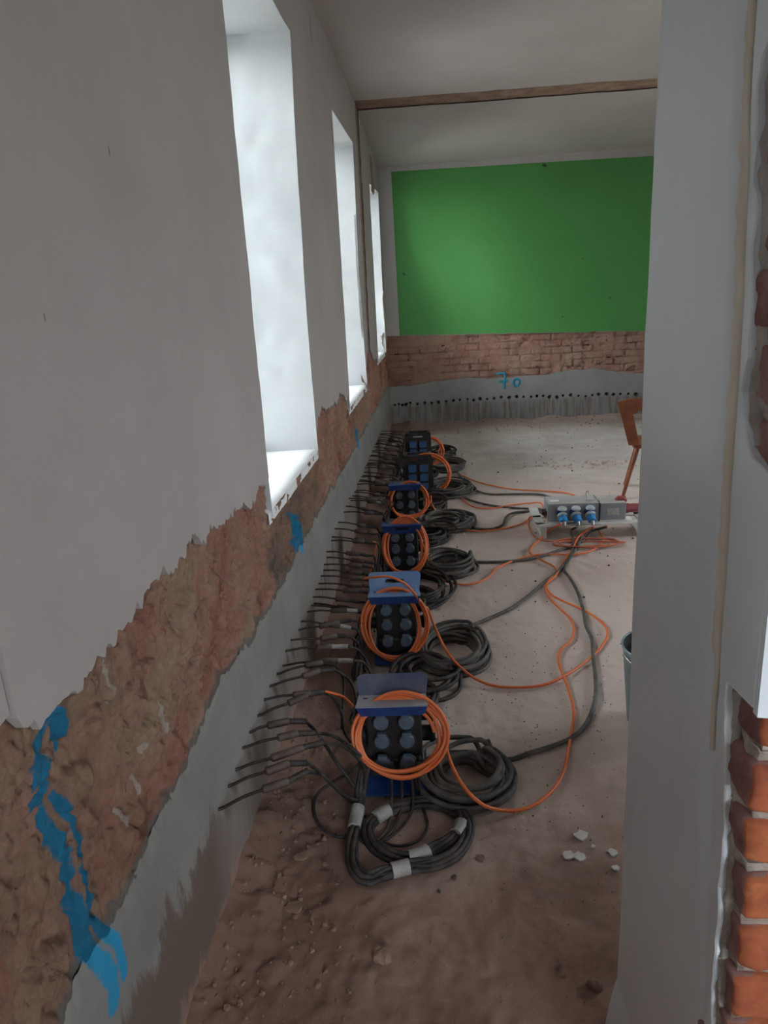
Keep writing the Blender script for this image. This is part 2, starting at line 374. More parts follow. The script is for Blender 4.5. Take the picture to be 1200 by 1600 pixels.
# ------------------------------------------------------------ setting: left wall
def ragged(tab, a, b, step, amp, sc, seed=0, rev=False):
    n = max(2, int(abs(b - a) / step)); out = []
    for i in range(n + 1):
        y = a + (b - a) * i / n
        out.append((y, interp(tab, y) + amp * fr(y * sc, seed, 0, 5) + amp * .45 * fr(y * 38, seed, 3, 3)))
    return out
EDGE = [(-3, 1.05), (.83, 1.055), (.86, 1.06), (.9, 1.02), (.94, 1.015), (1.05, 1.0), (1.18, 1.01), (1.4, 1.045), (1.8, 1.035), (2.1, 1.0), (2.38, .985), (2.47, 1.0),
        (3.58, .93), (3.62, 1.03), (3.75, 1.06), (4.2, 1.01), (4.6, 1.03), (4.9, .95), (5.0, .95), (6.28, .98), (6.4, 1.13), (6.7, 1.16), (7.1, 1.03), (7.6, 1.0), (8.7, .99), (9.13, 1.16)]
def wline(p, q, amp, seed):
    n = max(3, int(math.dist(p, q) / .03)); out = []
    for i in range(n + 1):
        t = i / n; d = amp * fr((p[1] + (q[1] - p[1]) * t) * 5, (p[0] + (q[0] - p[0]) * t) * 3, seed, 4)
        y = p[0] + (q[0] - p[0]) * t; z = p[1] + (q[1] - p[1]) * t
        if abs(q[1] - p[1]) > abs(q[0] - p[0]): y += d
        else: z += d * .6
        out.append((y, z))
    return out
outl = ragged(EDGE, .875, 2.44, .009, .042, 7)
wpaths = []
for i, w in enumerate(WINS):
    near_b = (w[0][0], w[0][1]); near_t = w[-1]
    path = wline((w[0][0] - .0, w[0][1] - .03), near_t, .009, i)
    top = wline(near_t, w[-2], .005, i)
    fars = []
    pts = [w[-2]] + [w[k] for k in range(len(w) - 3, 1, -1)] + [(w[1][0], w[0][1] - .03)]
    for a, b in zip(pts, pts[1:]): fars += wline(a, b, .012, i)[:-1]
    fars.append(pts[-1])
    full = path + top[1:] + fars[1:]; wpaths.append(full)
    zlo = interp(EDGE, w[0][0] - .02); ff = [p for p in full]
    # clip start and end to the ragged plaster edge
    s0 = 0
    while ff[s0][1] < zlo: s0 += 1
    e0 = len(ff) - 1; zhi = interp(EDGE, w[1][0] + .03)
    while ff[e0][1] < zhi: e0 -= 1
    outl += ff[s0:e0 + 1]
    nxt = WINS[i + 1][0][0] - .02 if i < 2 else 9.14
    outl += ragged(EDGE, w[1][0] + .03, nxt, .011, .04, 7, i)
outl += [(9.14, 3.2), (.875, 3.2)]
wl = bpy.data.objects.new('wall_left', None); COL.objects.link(wl); struct(wl, 'long left wall with three windows, plaster hacked off along the bottom', 'wall')
mb = MB(); mb.prism([outl], lambda u, v, t: (-.638 + t, u, v), .018)
o = mb.build('wall_plaster', 'plaster', wl, bevel=.002, seg=1)
near_out = ragged(EDGE, -3.0, .868, .02, .03, 6, 4) + [(.868, 1.2), (.862, 1.4), (.872, 1.7), (.875, 3.2), (-3.0, 3.2)]
mb = MB(); mb.prism([near_out, [(-1.9, .95), (-.1, .95), (-.1, 2.8), (-1.9, 2.8)]], lambda u, v, t: (-.638 + t, u, v), .0125)
mb.build('old_plaster_patch', 'plaster', wl)['label'] = 'older plaster patch at the near end'
# solid core behind plaster
mb = MB()
spans = [-3.1, 2.46, 3.77, 4.95, 6.36, 7.57, 8.95, 9.6]
for a, b in ((-3.1, -1.9), (-.1, 2.45), (3.80, 4.93), (6.38, 7.55), (8.97, 9.6)): mb.box((-.85, (a + b) / 2, 1.6), (.40, b - a, 3.4))
mb.box((-.85, 3.2, 3.06), (.40, 13, .50)); mb.box((-.86, 3.2, .36), (.38, 13, .96))
mb.build('wall_core', 'masonry', wl)
mb = MB()
for c_, d_ in (((-.83, -1.905, 1.88), (.42, .02, 1.9)), ((-.83, -.095, 1.88), (.42, .02, 1.9)), ((-.83, -1.0, .93), (.42, 1.8, .04)), ((-.83, -1.0, 2.81), (.42, 1.8, .02))): mb.box(c_, d_)
mb.build('window_reveal', 'plaster_r', wl)
mb = MB()
for (cy, cz, dy, dz) in ((-1.86, 1.87, .08, 1.86), (-.14, 1.87, .08, 1.86), (-1.0, .98, 1.8, .08), (-1.0, 2.77, 1.8, .08), (-1.0, 1.87, .07, 1.86)): mb.box((WX, cy, cz), (.06, dy, dz))
w6 = struct(mb.build('window_6', 'pvc', None, .004), 'unseen added white framed window of the entry room in the left wall', 'window')  # out of view; added and sized to light the pier
MB().box((WX, -1.0, 1.87), (.006, 1.7, 1.8)).build('pane', 'glass', w6)
# reveals
def reveal(full, z_sill, idx, w):
    mb = MB(); xsn = [-.622 - (WX * -1 - .622) * k / 10 for k in range(11)]
    ring = [p for p in full]
    V = []
    for k, x in enumerate(xsn):
        for (y, z) in ring:
            d = .0015 + (.010 * abs(fr(z * 3 + y, x * 6, idx, 4)) * min(1, k / 3))
            yc_ = (w[0][0] + w[1][0]) / 2; top_ = abs(y - yc_) < .5 * (w[1][0] - w[0][0]) - .06
            V.append((x, y if top_ else y + (d if y < yc_ else -d), z - (d if z > 2.4 else 0)))
    n = len(ring); Fc = [(k * n + i, k * n + i + 1, (k + 1) * n + i + 1, (k + 1) * n + i) for k in range(10) for i in range(n - 1)]
    mb.add(V, Fc, True)
    # returns hiding the core behind
    return mb.build('window_reveal', 'plaster_r', wl)
for i, (p, w) in enumerate(zip(wpaths, WINS)):
    reveal(p, w[0][1], i, w)
    # sill slab with worn front edge
    y0 = w[0][0] - .03; y1 = w[1][0] + .03; z = w[0][1]
    us = [y0 + (y1 - y0) * k / 60 for k in range(61)]; vs = [WX - .02] + [-1.0 + .04 * k for k in range(10)] + [-.628]
    def sf(u, v): return (v + (.006 * fr(u * 8, 3, i) if v > -.65 else 0), u, z + .004 * fr(u * 3, v * 3, i) - (.01 if v > -.64 else 0))
    V, Fc = grid(us, vs, sf); n = len(V)
    mb = MB(); mb.add(V, Fc, True); mb.add([V[k * len(vs) + len(vs) - 1] for k in range(61)] + [(x_ , y_, z - .05) for x_, y_, z_ in [V[k * len(vs) + len(vs) - 1] for k in range(61)]],
        [(k, k + 1, k + 62, k + 61) for k in range(60)])
    mb.build('window_sill', 'sill', wl)
    # window frame and pane near the outer face
    zt = 2.85; ya, yb = w[0][0] - .03, max(q[0] for q in w) + .03; yc = (ya + yb) / 2
    wf = MB(); x = WX
    for (cy, cz, dy, dz) in ((ya + .045, (z + zt) / 2, .09, zt - z), (yb - .045, (z + zt) / 2, .09, zt - z), (yc, z + .03, yb - ya, .07), (yc, zt - .05, yb - ya, .09), (yc, (z + zt) / 2, .07, zt - z)):
        wf.box((x, cy, cz), (.06, dy, dz))
    wo = struct(wf.build('window_%d' % (i + 1), 'pvc', None, .004), 'white framed window in deep reveal of left wall, %s from the doorway' % ('first', 'second', 'third')[i], 'window')
    MB().box((x - .0, yc, (z + zt) / 2), (.006, yb - ya - .1, zt - z - .1)).build('pane', 'glass', wo)

# stripped masonry + cement band, dense displaced grid
CEM = [(.3, .50), (1.07, .535), (1.24, .553), (1.46, .57), (1.7, .61), (2.1, .585), (2.3, .57), (3.4, .575), (5.3, .55), (8.1, .55), (9.2, .55)]
BLUE = [([(.965, .99), (.921, .955), (.942, .916), (.906, .873), (.925, .80), (.938, .74), (.935, .67), (.942, .614), (.943, .556)], .017), ([(.943, .556), (.96, .50), (.975, .454), (.968, .405)], .020),
        ([(.993, .985), (.982, .925)], .011),
        ([(.950, .867), (.977, .778), (.984, .70), (.984, .666)], .008), ([(.984, .666), (.965, .61), (.99, .55)], .011), ([(.99, .55), (1.012, .50), (1.016, .42)], .013),
        ([(2.86, .73), (2.93, .66), (2.90, .61)], .035), ([(2.94, .70), (3.03, .62), (2.98, .57)], .03), ([(5.36, .66), (5.42, .52)], .035)]
def blueval(y, z):
    b = 0
    if not (.85 < y < 1.08 or 2.7 < y < 3.2 or 5.2 < y < 5.6): return 0
    for pl, w in BLUE:
        for a, c in zip(pl, pl[1:]):
            dx, dz = c[0] - a[0], c[1] - a[1]; t = max(0, min(1, ((y - a[0]) * dx + (z - a[1]) * dz) / (dx * dx + dz * dz)))
            d = math.hypot(y - a[0] - t * dx, (z - a[1] - t * dz)); b = max(b, 1 - .5 * (d / w / 1.15) ** 2)
    return b
LIME = [[(q.y, q.z) for q in (fx(a, b, -.63) for a, b in pl)] for pl in ([(168, 1035), (178, 1052), (183, 1078), (180, 1098)], [(176, 1110), (186, 1130), (184, 1160), (176, 1185)], [(255, 1100), (258, 1125), (262, 1140)], [(216, 1200), (222, 1235)], [(232, 1165), (228, 1172)], [(190, 1260), (205, 1285)])]
def limeval(y, z):
    if not (.9 < y < 1.7): return 0
    b = 0
    for pl in LIME:
        for a, c in zip(pl, pl[1:]):
            dx, dz = c[0] - a[0], c[1] - a[1]; t = max(0, min(1, ((y - a[0]) * dx + (z - a[1]) * dz) / (dx * dx + dz * dz)))
            b = max(b, 1 - .5 * (math.hypot(y - a[0] - t * dx, z - a[1] - t * dz) / .009) ** 2)
    return max(0, b)
def mas_x(y, z):
    d = .014 * fr(y * 6, z * 6, 0, 5) + .012 * noise.turbulence(Vector((y * 13, z * 13, 3)), 4, True) - .006
    wv = Vector((y * 11 + .8 * nz(y * 9, z * 9, 2), z * 15 + .8 * nz(y * 9, z * 9, 6), .3))
    d += .011 * noise.cell(noise.voronoi(wv)[1][0] * 7.31)
    wv = wv * 2.7
    d += .006 * noise.cell(noise.voronoi(wv)[1][0] * 5.17) if y < 5 else 0
    p = nz(y * 16, z * 9, 7)
    if p > .30: d -= min(.028, (p - .30) * .22)
    p = nz(y * 34, z * 24, 17)
    if p > .33: d -= min(.014, (p - .33) * .14)
    r = (z / .085) % 1.0; d -= .004 * max(0, 1 - abs(r - .5) * 9)
    c = interp(CEM, y) + .02
    k = max(0, min(1, (cem_edge(y) + .045 - z) / .045))
    v = (-.637 + d) * (1 - k) + (-.632 + d * .25) * k
    e = (interp(EDGE, y) + .008 - z) / .03
    if e < 1: v = min(v, -.641 + .016 * max(0, e))
    return v
def cem_edge(y): return interp(CEM, y) + .028 * fr(y * 5, 8, 0, 5) + .006 * nz(y * 60, 1, 0)
def cem_x(y, z): return -.624 + .0035 * fr(y * 4, z * 4, 5, 4) - (.010 * max(0, 1 - (cem_edge(y) - z) / .025) if z > .4 else 0)
def wgrid(y0, y1, stepf, z0, z1, dz, fn, keep, name, mat):
    yy = [y0]
    while yy[-1] < y1: yy.append(yy[-1] + stepf(yy[-1]))
    zz = [z0 + dz * k for k in range(int((z1 - z0) / dz) + 1)]
    V, Fc = grid(yy, zz, lambda y, z: (fn(y, z), y, z), keep)
    o = MB().add(V, Fc, True).build(name, mat, wl)
    for nme, f in (('blue', lambda y, z: blueval(y, z)), ('lime', limeval), ('grey', lambda y, z: 1.0 if False else max(0, 1 - abs(y - 2.95) / .75) * max(0, 1 - max(0, z - .74) / .14) * (1.6 if y > 2.4 else .5)),
                   ('smear', lambda y, z: max(0, 1 - (z - cem_edge(y)) / (.032 + .02 * nz(y * 6, 1, 1)))), ('tan', lambda y, z: max(0, 1 - max(0, y - 1.0) / .5) if y < 2 else (.8 if 2.5 < y < 3.6 or 5 < y < 6.3 else 0))):
        a = o.data.attributes.new(nme, 'FLOAT', 'POINT'); a.data.foreach_set('value', [f(v.co.y, v.co.z) for v in o.data.vertices])
    clean(o); return o
mo = wgrid(.35, 9.14, lambda y: max(.005, .0042 * y), .42, 1.21, .006, mas_x,
     lambda y, z: z > cem_edge(y) - .03 and not any(w[0][0] + .005 < y < w[1][0] - .005 and z > w[0][1] - .012 for w in WINS), 'stripped_masonry', 'masonry')
yy = [.35]
while yy[-1] < 9.14: yy.append(yy[-1] + max(.005, .005 * yy[-1]))
vv = [k / 40 for k in range(37)] + [.925, .95, .965, .98, .99, 1]
def cemP(y, v):
    z = -.05 + v * (cem_edge(y) + .05); return (cem_x(y, z), y, z)
V, Fc = grid(yy, vv, cemP)
o = MB().add(V, Fc, True).build('cement_band', 'cement', wl)
a = o.data.attributes.new('blue', 'FLOAT', 'POINT'); a.data.foreach_set('value', [blueval(v.co.y, v.co.z) for v in o.data.vertices])
MB().box((-.65, -1.35, .55), (.03, 3.4, 1.2)).build('lower_core', 'masonry', wl)

# ------------------------------------------------------------ ceiling
def ceil_z(y): return interp([(0, 3.15), (6.7, 3.15), (9.14, 3.045)], y)
cl = bpy.data.objects.new('ceiling', None); COL.objects.link(cl); struct(cl, 'off-white ceiling crossed by a stripped brown band', 'ceiling')
def cj(y, s): return lambda x: y + .022 * fr(x * 4, s, 0, 5)
def ceilpart(fa, fb, dz=.0):
    xs_ = [-.72 + k * .03 for k in range(190)]
    n = len(xs_); V = []
    rows = 14
    for j in range(rows + 1):
        for x in xs_:
            a, b = fa(x), fb(x); y = a + (b - a) * j / rows
            V.append((x, y, ceil_z(y) + dz + .006 * fr(x, y, 5, 2) * (1 if 0 < j < rows else 1)))
    Fc = [(j * n + i, j * n + i + 1, (j + 1) * n + i + 1, (j + 1) * n + i) for j in range(rows) for i in range(n - 1)]
    return V, Fc
A0, A1 = (lambda x: 6.60 + .02 * x + .02 * fr(x * 4, 2, 0, 5)), (lambda x: 6.90 + .02 * x + .02 * fr(x * 4, 7, 0, 5))
mb = MB(); mb.add(*ceilpart(lambda x: -3.1, A0), True); mb.add(*ceilpart(A1, lambda x: 9.3), True)
mb.build('ceiling_plaster', 'ceiling', cl)
mb = MB(); mb.add(*ceilpart(lambda x: 6.5, lambda x: 7.05, .012)); mb.build('stripped_band', 'chase', cl)
MB().box((2, 3, 3.3), (6.5, 13, .2)).build('ceiling_slab', 'ceiling', cl)
# vertical chase on the left wall, a ragged hacked strip
zs = [1.15 + k * .025 for k in range(81)]
L_ = [(interp([(1.1, 6.50), (2.4, 6.66), (3.15, 6.70)], z) + .025 * fr(z * 5, 3, 0, 4), z) for z in zs]
R_ = [(interp([(1.1, 6.66), (2.4, 6.86), (3.15, 6.90)], z) + .03 * fr(z * 5, 6, 0, 4), z) for z in zs]
mb = MB(); mb.prism([L_ + R_[::-1]], lambda u, v, t: (-.6215 + t, u, v), .006); mb.build('chased_strip', 'chase', wl)
mb = MB()
cen = [((a[0] + b[0]) / 2 + .02 * nz(a[1] * 4, 1, 1), a[1]) for a, b in zip(L_, R_)]
mb.tube([(-.617, y, z) for y, z in cen], [.012 + .006 * nz(z * 9, 0, 0) for y, z in cen], 6); mb.build('chased_strip_ridge', 'darkcrumb', wl)
# short chase above third window with a dangling bit
mb = MB(); pl = [(7.95, 2.98), (8.15, 3.0), (8.2, 2.8), (8.28, 2.68), (8.1, 2.62), (7.9, 2.63), (8.0, 2.72)]
mb.prism([pl], lambda u, v, t: (-.6215 + t, u, v), .008); mb.build('chased_patch', 'chase', wl)
mb = MB(); pl = [(8.62, 1.6), (8.80, 1.68), (8.86, 1.4), (8.84, 1.0), (8.7, .98), (8.73, 1.3)]
mb.prism([pl], lambda u, v, t: (-.6215 + t, u, v), .008); mb.build('broken_window_edge', 'rough_grey', wl)
for (y, z, s) in ((4.4, 2.98, .05), (6.95, 2.9, .03), (5.02, 2.6, .05), (1.15, 1.6, .006), (1.5, 1.9, .008), (3.95, 2.5, .012), (4.2, 2.3, .01)):
    a = [(y + s * .25 * math.cos(t) * (1 + .3 * nz(t, y, 0)), z + s * 1.2 * math.sin(t) * (1 + .3 * nz(t, z, 3))) for t in [k * .7 for k in range(9)]]
    mb = MB(); mb.prism([a], lambda u, v, t: (-.6212 + t, u, v), .002); mb.build('plaster_chip', 'chase', wl)

# ------------------------------------------------------------ back wall
BY = 9.13
wb = bpy.data.objects.new('wall_back', None); COL.objects.link(wb); struct(wb, 'far wall painted green above bare brick and a grey cement band', 'wall')
GE = [(-.62, 1.145), (2.45, 1.045), (5.1, .98)]
bot = [(x, interp(GE, x) + .012 * fr(x * 6, 4, 0, 5)) for x in [-.64 + k * .025 for k in range(230)]]
mb = MB(); mb.prism([bot + [(5.1, 3.2), (-.64, 3.2)]], lambda u, v, t: (u, BY + .02 - t, v), .02); mb.build('wall_plaster', 'white_trim', wb)
gb = [p for p in bot if p[0] > -.47]
mb = MB(); mb.prism([[(x, z + .004) for x, z in gb] + [(5.1, 2.90), (3.5, 2.935), (2.4, 2.955), (-.475, 2.985), (-.468, 2.0)]], lambda u, v, t: (u, BY - .0005 - t, v), .002)
mb.build('green_paint', 'green', wb)['label'] = 'bright green painted field'
CB = [(-.65, .53), (-.37, .525), (.1, .575), (.345, .586), (.738, .567), (.894, .575), (1.36, .584), (1.6, .627), (1.9, .628), (2.13, .578), (2.43, .541), (5.2, .55)]
def cbe(x): return interp(CB, x) + .014 * fr(x * 6, 8, 0, 5)
def bjoint(x, z):
    r = (z + .012 * nz(x * 2.5, z, 1) + .003 * nz(x * 14, z * 9, 4)) / .083; row = int(r); e = abs(r - row - .5)
    k = ((x + (row % 2) * .125 + .03 * nz(x * 2, row, 2)) / .25) % 1
    j = max(0, (e - .36) / .14); k = max(0, 1 - abs(k - .5) / .05)
    return max(0, min(1, max(j, k) * (.75 + 1.1 * nz(x * 3.3, z * 5, 8))))
def bmy(x, z):
    d = .012 * fr(x * 5, z * 5, 3, 5) + .004 * noise.turbulence(Vector((x * 14, z * 14, 3)), 3, False)
    d -= .016 * bjoint(x, z)
    p = nz(x * 7, z * 16, 5)
    if p > .45: d -= .01
    return BY + .022 - d
xx = [-.64 + k * .0125 for k in range(256)] + [2.6 + k * .1 for k in range(26)]
zz = [.42 + k * .0085 for k in range(92)]
V, Fc = grid(xx, zz, lambda x, z: (x, bmy(x, z), z), lambda x, z: z > cbe(x) - .03)
o = MB().add(V, Fc, True).build('stripped_brick', 'masonry_b', wb)
for n_ in ('blue', 'grey', 'tan', 'smear'): o.data.attributes.new(n_, 'FLOAT', 'POINT')
a = o.data.attributes.new('joint', 'FLOAT', 'POINT'); a.data.foreach_set('value', [bjoint(v.co.x, v.co.z) for v in o.data.vertices])
# cement band with a row of drilled holes
top = [(x, cbe(x)) for x in [-.64 + k * .02 for k in range(155)] + [2.5 + k * .1 for k in range(27)]]
hs = []
x = -.57; R2 = random.Random(3); k = 0
while x < 2.6:
    hs.append((x, .312 + .012 * R2.uniform(-1, 1) + .01 * math.sin(x * 2), .015 + .004 * R2.random())); x += .084 + R2.uniform(-.012, .012) + (.0 if x > -.4 else -.03); k += 1
loops = [top[::-1] + [(-.64, -.05), (5.1, -.05)]] + [[(hx + hr * math.cos(a) * (1 + .2 * nz(a, hx, 1)), hz + hr * math.sin(a)) for a in [i * math.pi / 5 for i in range(10)]] for hx, hz, hr in hs]
mb = MB(); mb.prism(loops, lambda u, v, t: (u, BY + .03 - t, v), .035)
o = mb.build('cement_band', 'cement_b', wb); o.data.attributes.new('blue', 'FLOAT', 'POINT')
MB().box((2.2, BY + .12, 1.5), (6.2, .16, 3.6)).build('wall_core', 'hole', wb)  # near-black core shows through the drilled holes
for hx, hz, hr in hs:
    if R2.random() < .3:
        hh = R2.uniform(.05, .2); a = [(hx - .004, hz - hr), (hx + .004, hz - hr), (hx + .002, hz - hr - hh), (hx - .002, hz - hr - hh * .9)]
        MB().prism([a], lambda u, v, t: (u, BY - .0052 - t, v), .0008).build('slurry_drip', 'cement' if R2.random() < .4 else 'darkcrumb', wb)
    if R2.random() < .25:
        a = [(hx + .022 * math.cos(t) * (.8 + .6 * R2.random()), hz + .022 * math.sin(t) * (.7 + .6 * R2.random())) for t in [i * .63 for i in range(10)]]
        a = [(u, v) for u, v in a]
        h2 = [(hx + hr * .9 * math.cos(t), hz + hr * .9 * math.sin(t)) for t in [i * .63 for i in range(10)]]
        MB().prism([a, h2], lambda u, v, t: (u, BY - .0052 - t, v), .0008).build('hole_smudge', 'hole', wb)
# sprayed figure 70
for pts in ([(.70, .615), (.74, .625), (.80, .622), (.805, .55), (.80, .50), (.797, .435)], [(.735, .53), (.79, .525), (.85, .535)],
            [(.915, .475), (.91, .51), (.93, .545), (.965, .545), (.985, .51), (.97, .475), (.94, .46), (.915, .475)]):
    p = smooth([(x, BY - .0065, z) for x, z in pts], 6); mb = MB()
    mb.tube([(q.x, q.y, q.z) for q in p], .014, 6); o = mb.build('sprayed_number', 'bluepaint', wb)
    for v in o.data.vertices: v.co.y = BY - .0065 + (v.co.y - BY + .0065) * .12
# lime-pink rim of rubble along the foot is part of the floor

# ------------------------------------------------------------ the rest of the room shell
wr = MB()
wr.box((5.1, 2.3, 1.6), (.16, 2.4, 3.3)); wr.box((5.1, 7.2, 1.6), (.16, 4.2, 3.3)); wr.box((5.1, 4.3, .45), (.16, 1.7, .9)); wr.box((5.1, 4.3, 2.95), (.16, 1.7, .5))
struct(wr.build('wall_right', 'plaster'), 'plastered right wall of the long room', 'wall')
w4 = MB()
for (cy, cz, dy, dz) in ((3.54, 1.8, .08, 1.8), (5.06, 1.8, .08, 1.8), (4.3, .93, 1.6, .08), (4.3, 2.68, 1.6, .08), (4.3, 1.8, .07, 1.8)): w4.box((5.1, cy, cz), (.06, dy, dz))
w4 = struct(w4.build('window_4', 'pvc', None, .004), 'white framed window in the right wall of the long room', 'window')
MB().box((5.1, 4.3, 1.8), (.006, 1.5, 1.7)).build('pane', 'glass', w4)
wfm = MB()
wfm.box((.0, -2.7, 1.6), (1.7, .16, 3.3)); wfm.box((3.85, -2.7, 1.6), (2.6, .16, 3.3)); wfm.box((1.7, -2.7, .42), (1.75, .16, .84)); wfm.box((1.7, -2.7, 2.95), (1.75, .16, .5))
struct(wfm.build('wall_front', 'plaster'), 'plastered wall behind the camera', 'wall')
w5 = MB()
for (cx, cz, dx, dz) in ((.88, 1.75, .08, 1.9), (2.52, 1.75, .08, 1.9), (1.7, .84, 1.7, .08), (1.7, 2.68, 1.7, .08), (1.7, 1.75, .07, 1.9)): w5.box((cx, -2.7, cz), (dx, .06, dz))
w5 = struct(w5.build('window_5', 'pvc', None, .004), 'white framed window in the wall behind the camera', 'window')
MB().box((1.7, -2.7, 1.75), (1.6, .006, 1.8)).build('pane', 'glass', w5)
struct(MB().box((5.1, -1, 1.6), (.16, 4, 3.3)).build('wall_entry_right', 'plaster'), 'plastered right wall of the entry room', 'wall')
struct(MB().add([(-60, -60, -.6), (60, -60, -.6), (60, 60, -.6), (-60, 60, -.6)], [(0, 1, 2, 3)]).build('ground', 'ground'), 'bare yard ground outside the building', 'ground')

# ------------------------------------------------------------ doorway pier (right)
wd = bpy.data.objects.new('wall_doorway', None); COL.objects.link(wd); struct(wd, 'thick white pier on the right with foam bead and broken brick corner', 'wall')
CR = [(0, .83), (.54, .855), (.80, .88), (1.04, .903), (1.14, .905), (1.44, .918), (1.55, .922), (1.83, .953), (2.5, .98)]
def crack(z): return interp(CR, z) + .004 * fr(z * 9, 1, 0, 4)
zz = [k * .02 for k in range(158)]
def foot(z): return -.022 * max(0, 1 - z / .14) ** .7 if z < .14 else 0
def pier(u, z):
    # u 0..1 : behind far corner -> far corner -> along reveal -> crack
    c = crack(z); fl_ = foot(z)
    if u < 0: return (.346 + -u, 1.285 + fl_ * -.5 + .003 * fr(z * 4, u, 0), z)
    y = 1.27 + (c - 1.27) * u
    r = 0.006 * max(0, 1 - u / .04) ** 2 + .012 * max(0, (u - .93) / .07) ** 2
    return (.342 + .012 * u + r + fl_ + .0028 * fr(y * 5, z * 3, 2, 4), y, z)
us = [-4.7, -2, -.6, -.1, -.03, 0] + [.02, .04, .06] + [.06 + .03 * k for k in range(1, 30)] + [.95, .965, .98, .99, 1.0]
V, Fc = grid(us, zz, pier)
mb = MB(); mb.add(V, Fc, True)
V2 = [(.380, crack(z) - .0, z) for z in zz]; V1 = [pier(1.0, z) for z in zz]; n = len(zz)
mb.add(V1 + V2, [(i, i + 1, n + i + 1, n + i) for i in range(n - 1)])
mb.build('reveal_plaster', 'plaster_p', wd)
# strip beyond the crack with ragged inner edge
ST = [(0, .80), (.4, .80), (.54, .805), (.6, .822), (.677, .829), (.894, .831), (1.0, .85), (1.07, .863), (1.10, .862), (1.101, .784), (1.388, .784), (1.396, .844), (1.407, .863), (1.434, .88), (1.47, .895), (1.508, .884), (1.573, .884), (1.62, .898), (1.669, .898), (1.70, .915), (1.756, .915), (1.80, .92), (1.83, .905), (1.87, .85), (1.92, .784), (3.15, .784)]
edge = [(interp(ST, z) + (.007 * fr(z * 14, 4, 0, 5) if not (1.1 < z < 1.40 or z > 1.9) else .0), z) for z in [k * .01 for k in range(316)]]
cr = [(crack(z) - .014, z) for z in [k * .02 for k in range(158)]]
mb = MB(); mb.prism([cr + edge[::-1]], lambda u, v, t: (.357 + t + .002 * nz(u * 9, v * 5, 2), u, v), .02); mb.build('edge_plaster_strip', 'plaster_p', wd, .002, 1)
mb = MB(); pts = []; rad = []
z = .98
while z < 3.1:
    k = 1 if z > 1.12 else .5
    pts.append((.358, crack(z) - .004, z)); rad.append((.0068 + .0024 * abs(math.sin(z * 95 + 3 * nz(z * 8, 0, 0))) + .0015 * nz(z * 30, 0, 0)) * k * (.75 if z > 1.75 else 1)); z += .006
mb.tube(pts, rad, 8); mb.build('foam_bead', 'foam', wd)['label'] = 'cream sealing foam bead in the plaster joint'
# front plaster plates
fp1 = [(.357, 1.105)] + [(.357 + .022 * k, 1.105 + .0 + .012 * fr(k * .5, 2, 0)) for k in range(1, 40)] + [(1.22, 1.40)] + [(.357 + .022 * k, 1.41 + .014 * fr(k * .6, 5, 0)) for k in range(38, 0, -1)] + [(.357, 1.415)]
fp2 = [(.357, 1.99)] + [(.357 + .022 * k, 1.98 + .02 * fr(k * .5, 7, 0)) for k in range(1, 40)] + [(1.22, 3.15), (.357, 3.15)]
mb = MB(); mb.prism([fp1], lambda u, v, t: (u, .784 - t, v), .012); mb.prism([fp2], lambda u, v, t: (u, .784 - t, v), .012)
mb.build('front_plaster', 'plaster_p', wd, .002, 1)
mb = MB(); mb.box((2.75, .9, 1.6), (3.06, .2, 3.3)); mb.box((2.75, 1.1, 1.6), (4.6 - .05, .34, 3.3)); 
mb = MB(); mb.box((2.7, 1.03, 1.575), (4.64, .46, 3.15)); mb.build('pier_core', 'mortar', wd)
mb = MB(); mb.box((3.1, .795, 1.575), (3.9, .03, 3.15)); mb.build('front_wall_plaster', 'plaster', wd)
# bricks and mortar at the broken corner
def lump(c, d, amp, sc, seed, cuts=10):
    """a noisy brick: subdivided box"""
    V = []; Fc = []; idx = {}
    def vid(p):
        k = tuple(round(q, 5) for q in p)
        if k not in idx: idx[k] = len(V); V.append(p)
        return idx[k]
    n = cuts
    for ax in range(3):
        for s in (-1, 1):
            for i in range(n):
                for j in range(n):
                    q = []
                    for a, b in ((i, j), (i + 1, j), (i + 1, j + 1), (i, j + 1)):
                        p = [0, 0, 0]; p[ax] = s; p[(ax + 1) % 3] = -1 + 2 * a / n; p[(ax + 2) % 3] = -1 + 2 * b / n; q.append(vid(tuple(p)))
                    Fc.append(tuple(q if s > 0 else q[::-1]))
    out = []
    for p in V:
        v = Vector([p[k] * d[k] / 2 for k in range(3)]); L = max(abs(p[0]), abs(p[1]), abs(p[2]))
        nrm = Vector([p[k] ** 5 for k in range(3)]).normalized()
        e = sum(1 for k in range(3) if abs(p[k]) > .85); v -= nrm * .003 * (e - 1)
        w = v + Vector(c); v += nrm * amp * noise.fractal(w * sc + Vector((seed, 0, 0)), .8, 2.1, 4)
        out.append(tuple(v + Vector(c)))
    return out, Fc
mb = MB(); z = .02 - .0; kk = 0
RB = random.Random(11)
ztops = [1.036 - .083 * k for k in range(-12, 13)]
mm = MB()
for i, zt in enumerate(ztops):
    zc = zt - .0415
    if zc < .02 or zc > 2.0: continue
    if 1.12 < zc < 1.40: continue
    hh = .066; inset = RB.uniform(-.003, .008); l = .24 if i % 2 else .12
    yd = .16; x = .364 + inset
    mb.add(*lump((x + l / 2, .782 + yd / 2 + RB.uniform(-.002, .006), zc), (l, yd, hh), .006, 22, i), True)
    x2 = x + l + .013
    for l2 in ((.24, .24, .12) if i % 2 == 0 else (.24, .24)):
        mb.add(*lump((x2 + l2 / 2, .782 + yd / 2 + RB.uniform(-.003, .005), zc), (l2, yd, hh), .005, 22, i + 5), True); x2 += l2 + .013
    mm.add(*lump((.372 + .3, .875, zc - .0415), (.60, .165, .02), .008, 30, i + 50, 14), True)
ob = mb.build('corner_bricks', 'brick', wd)
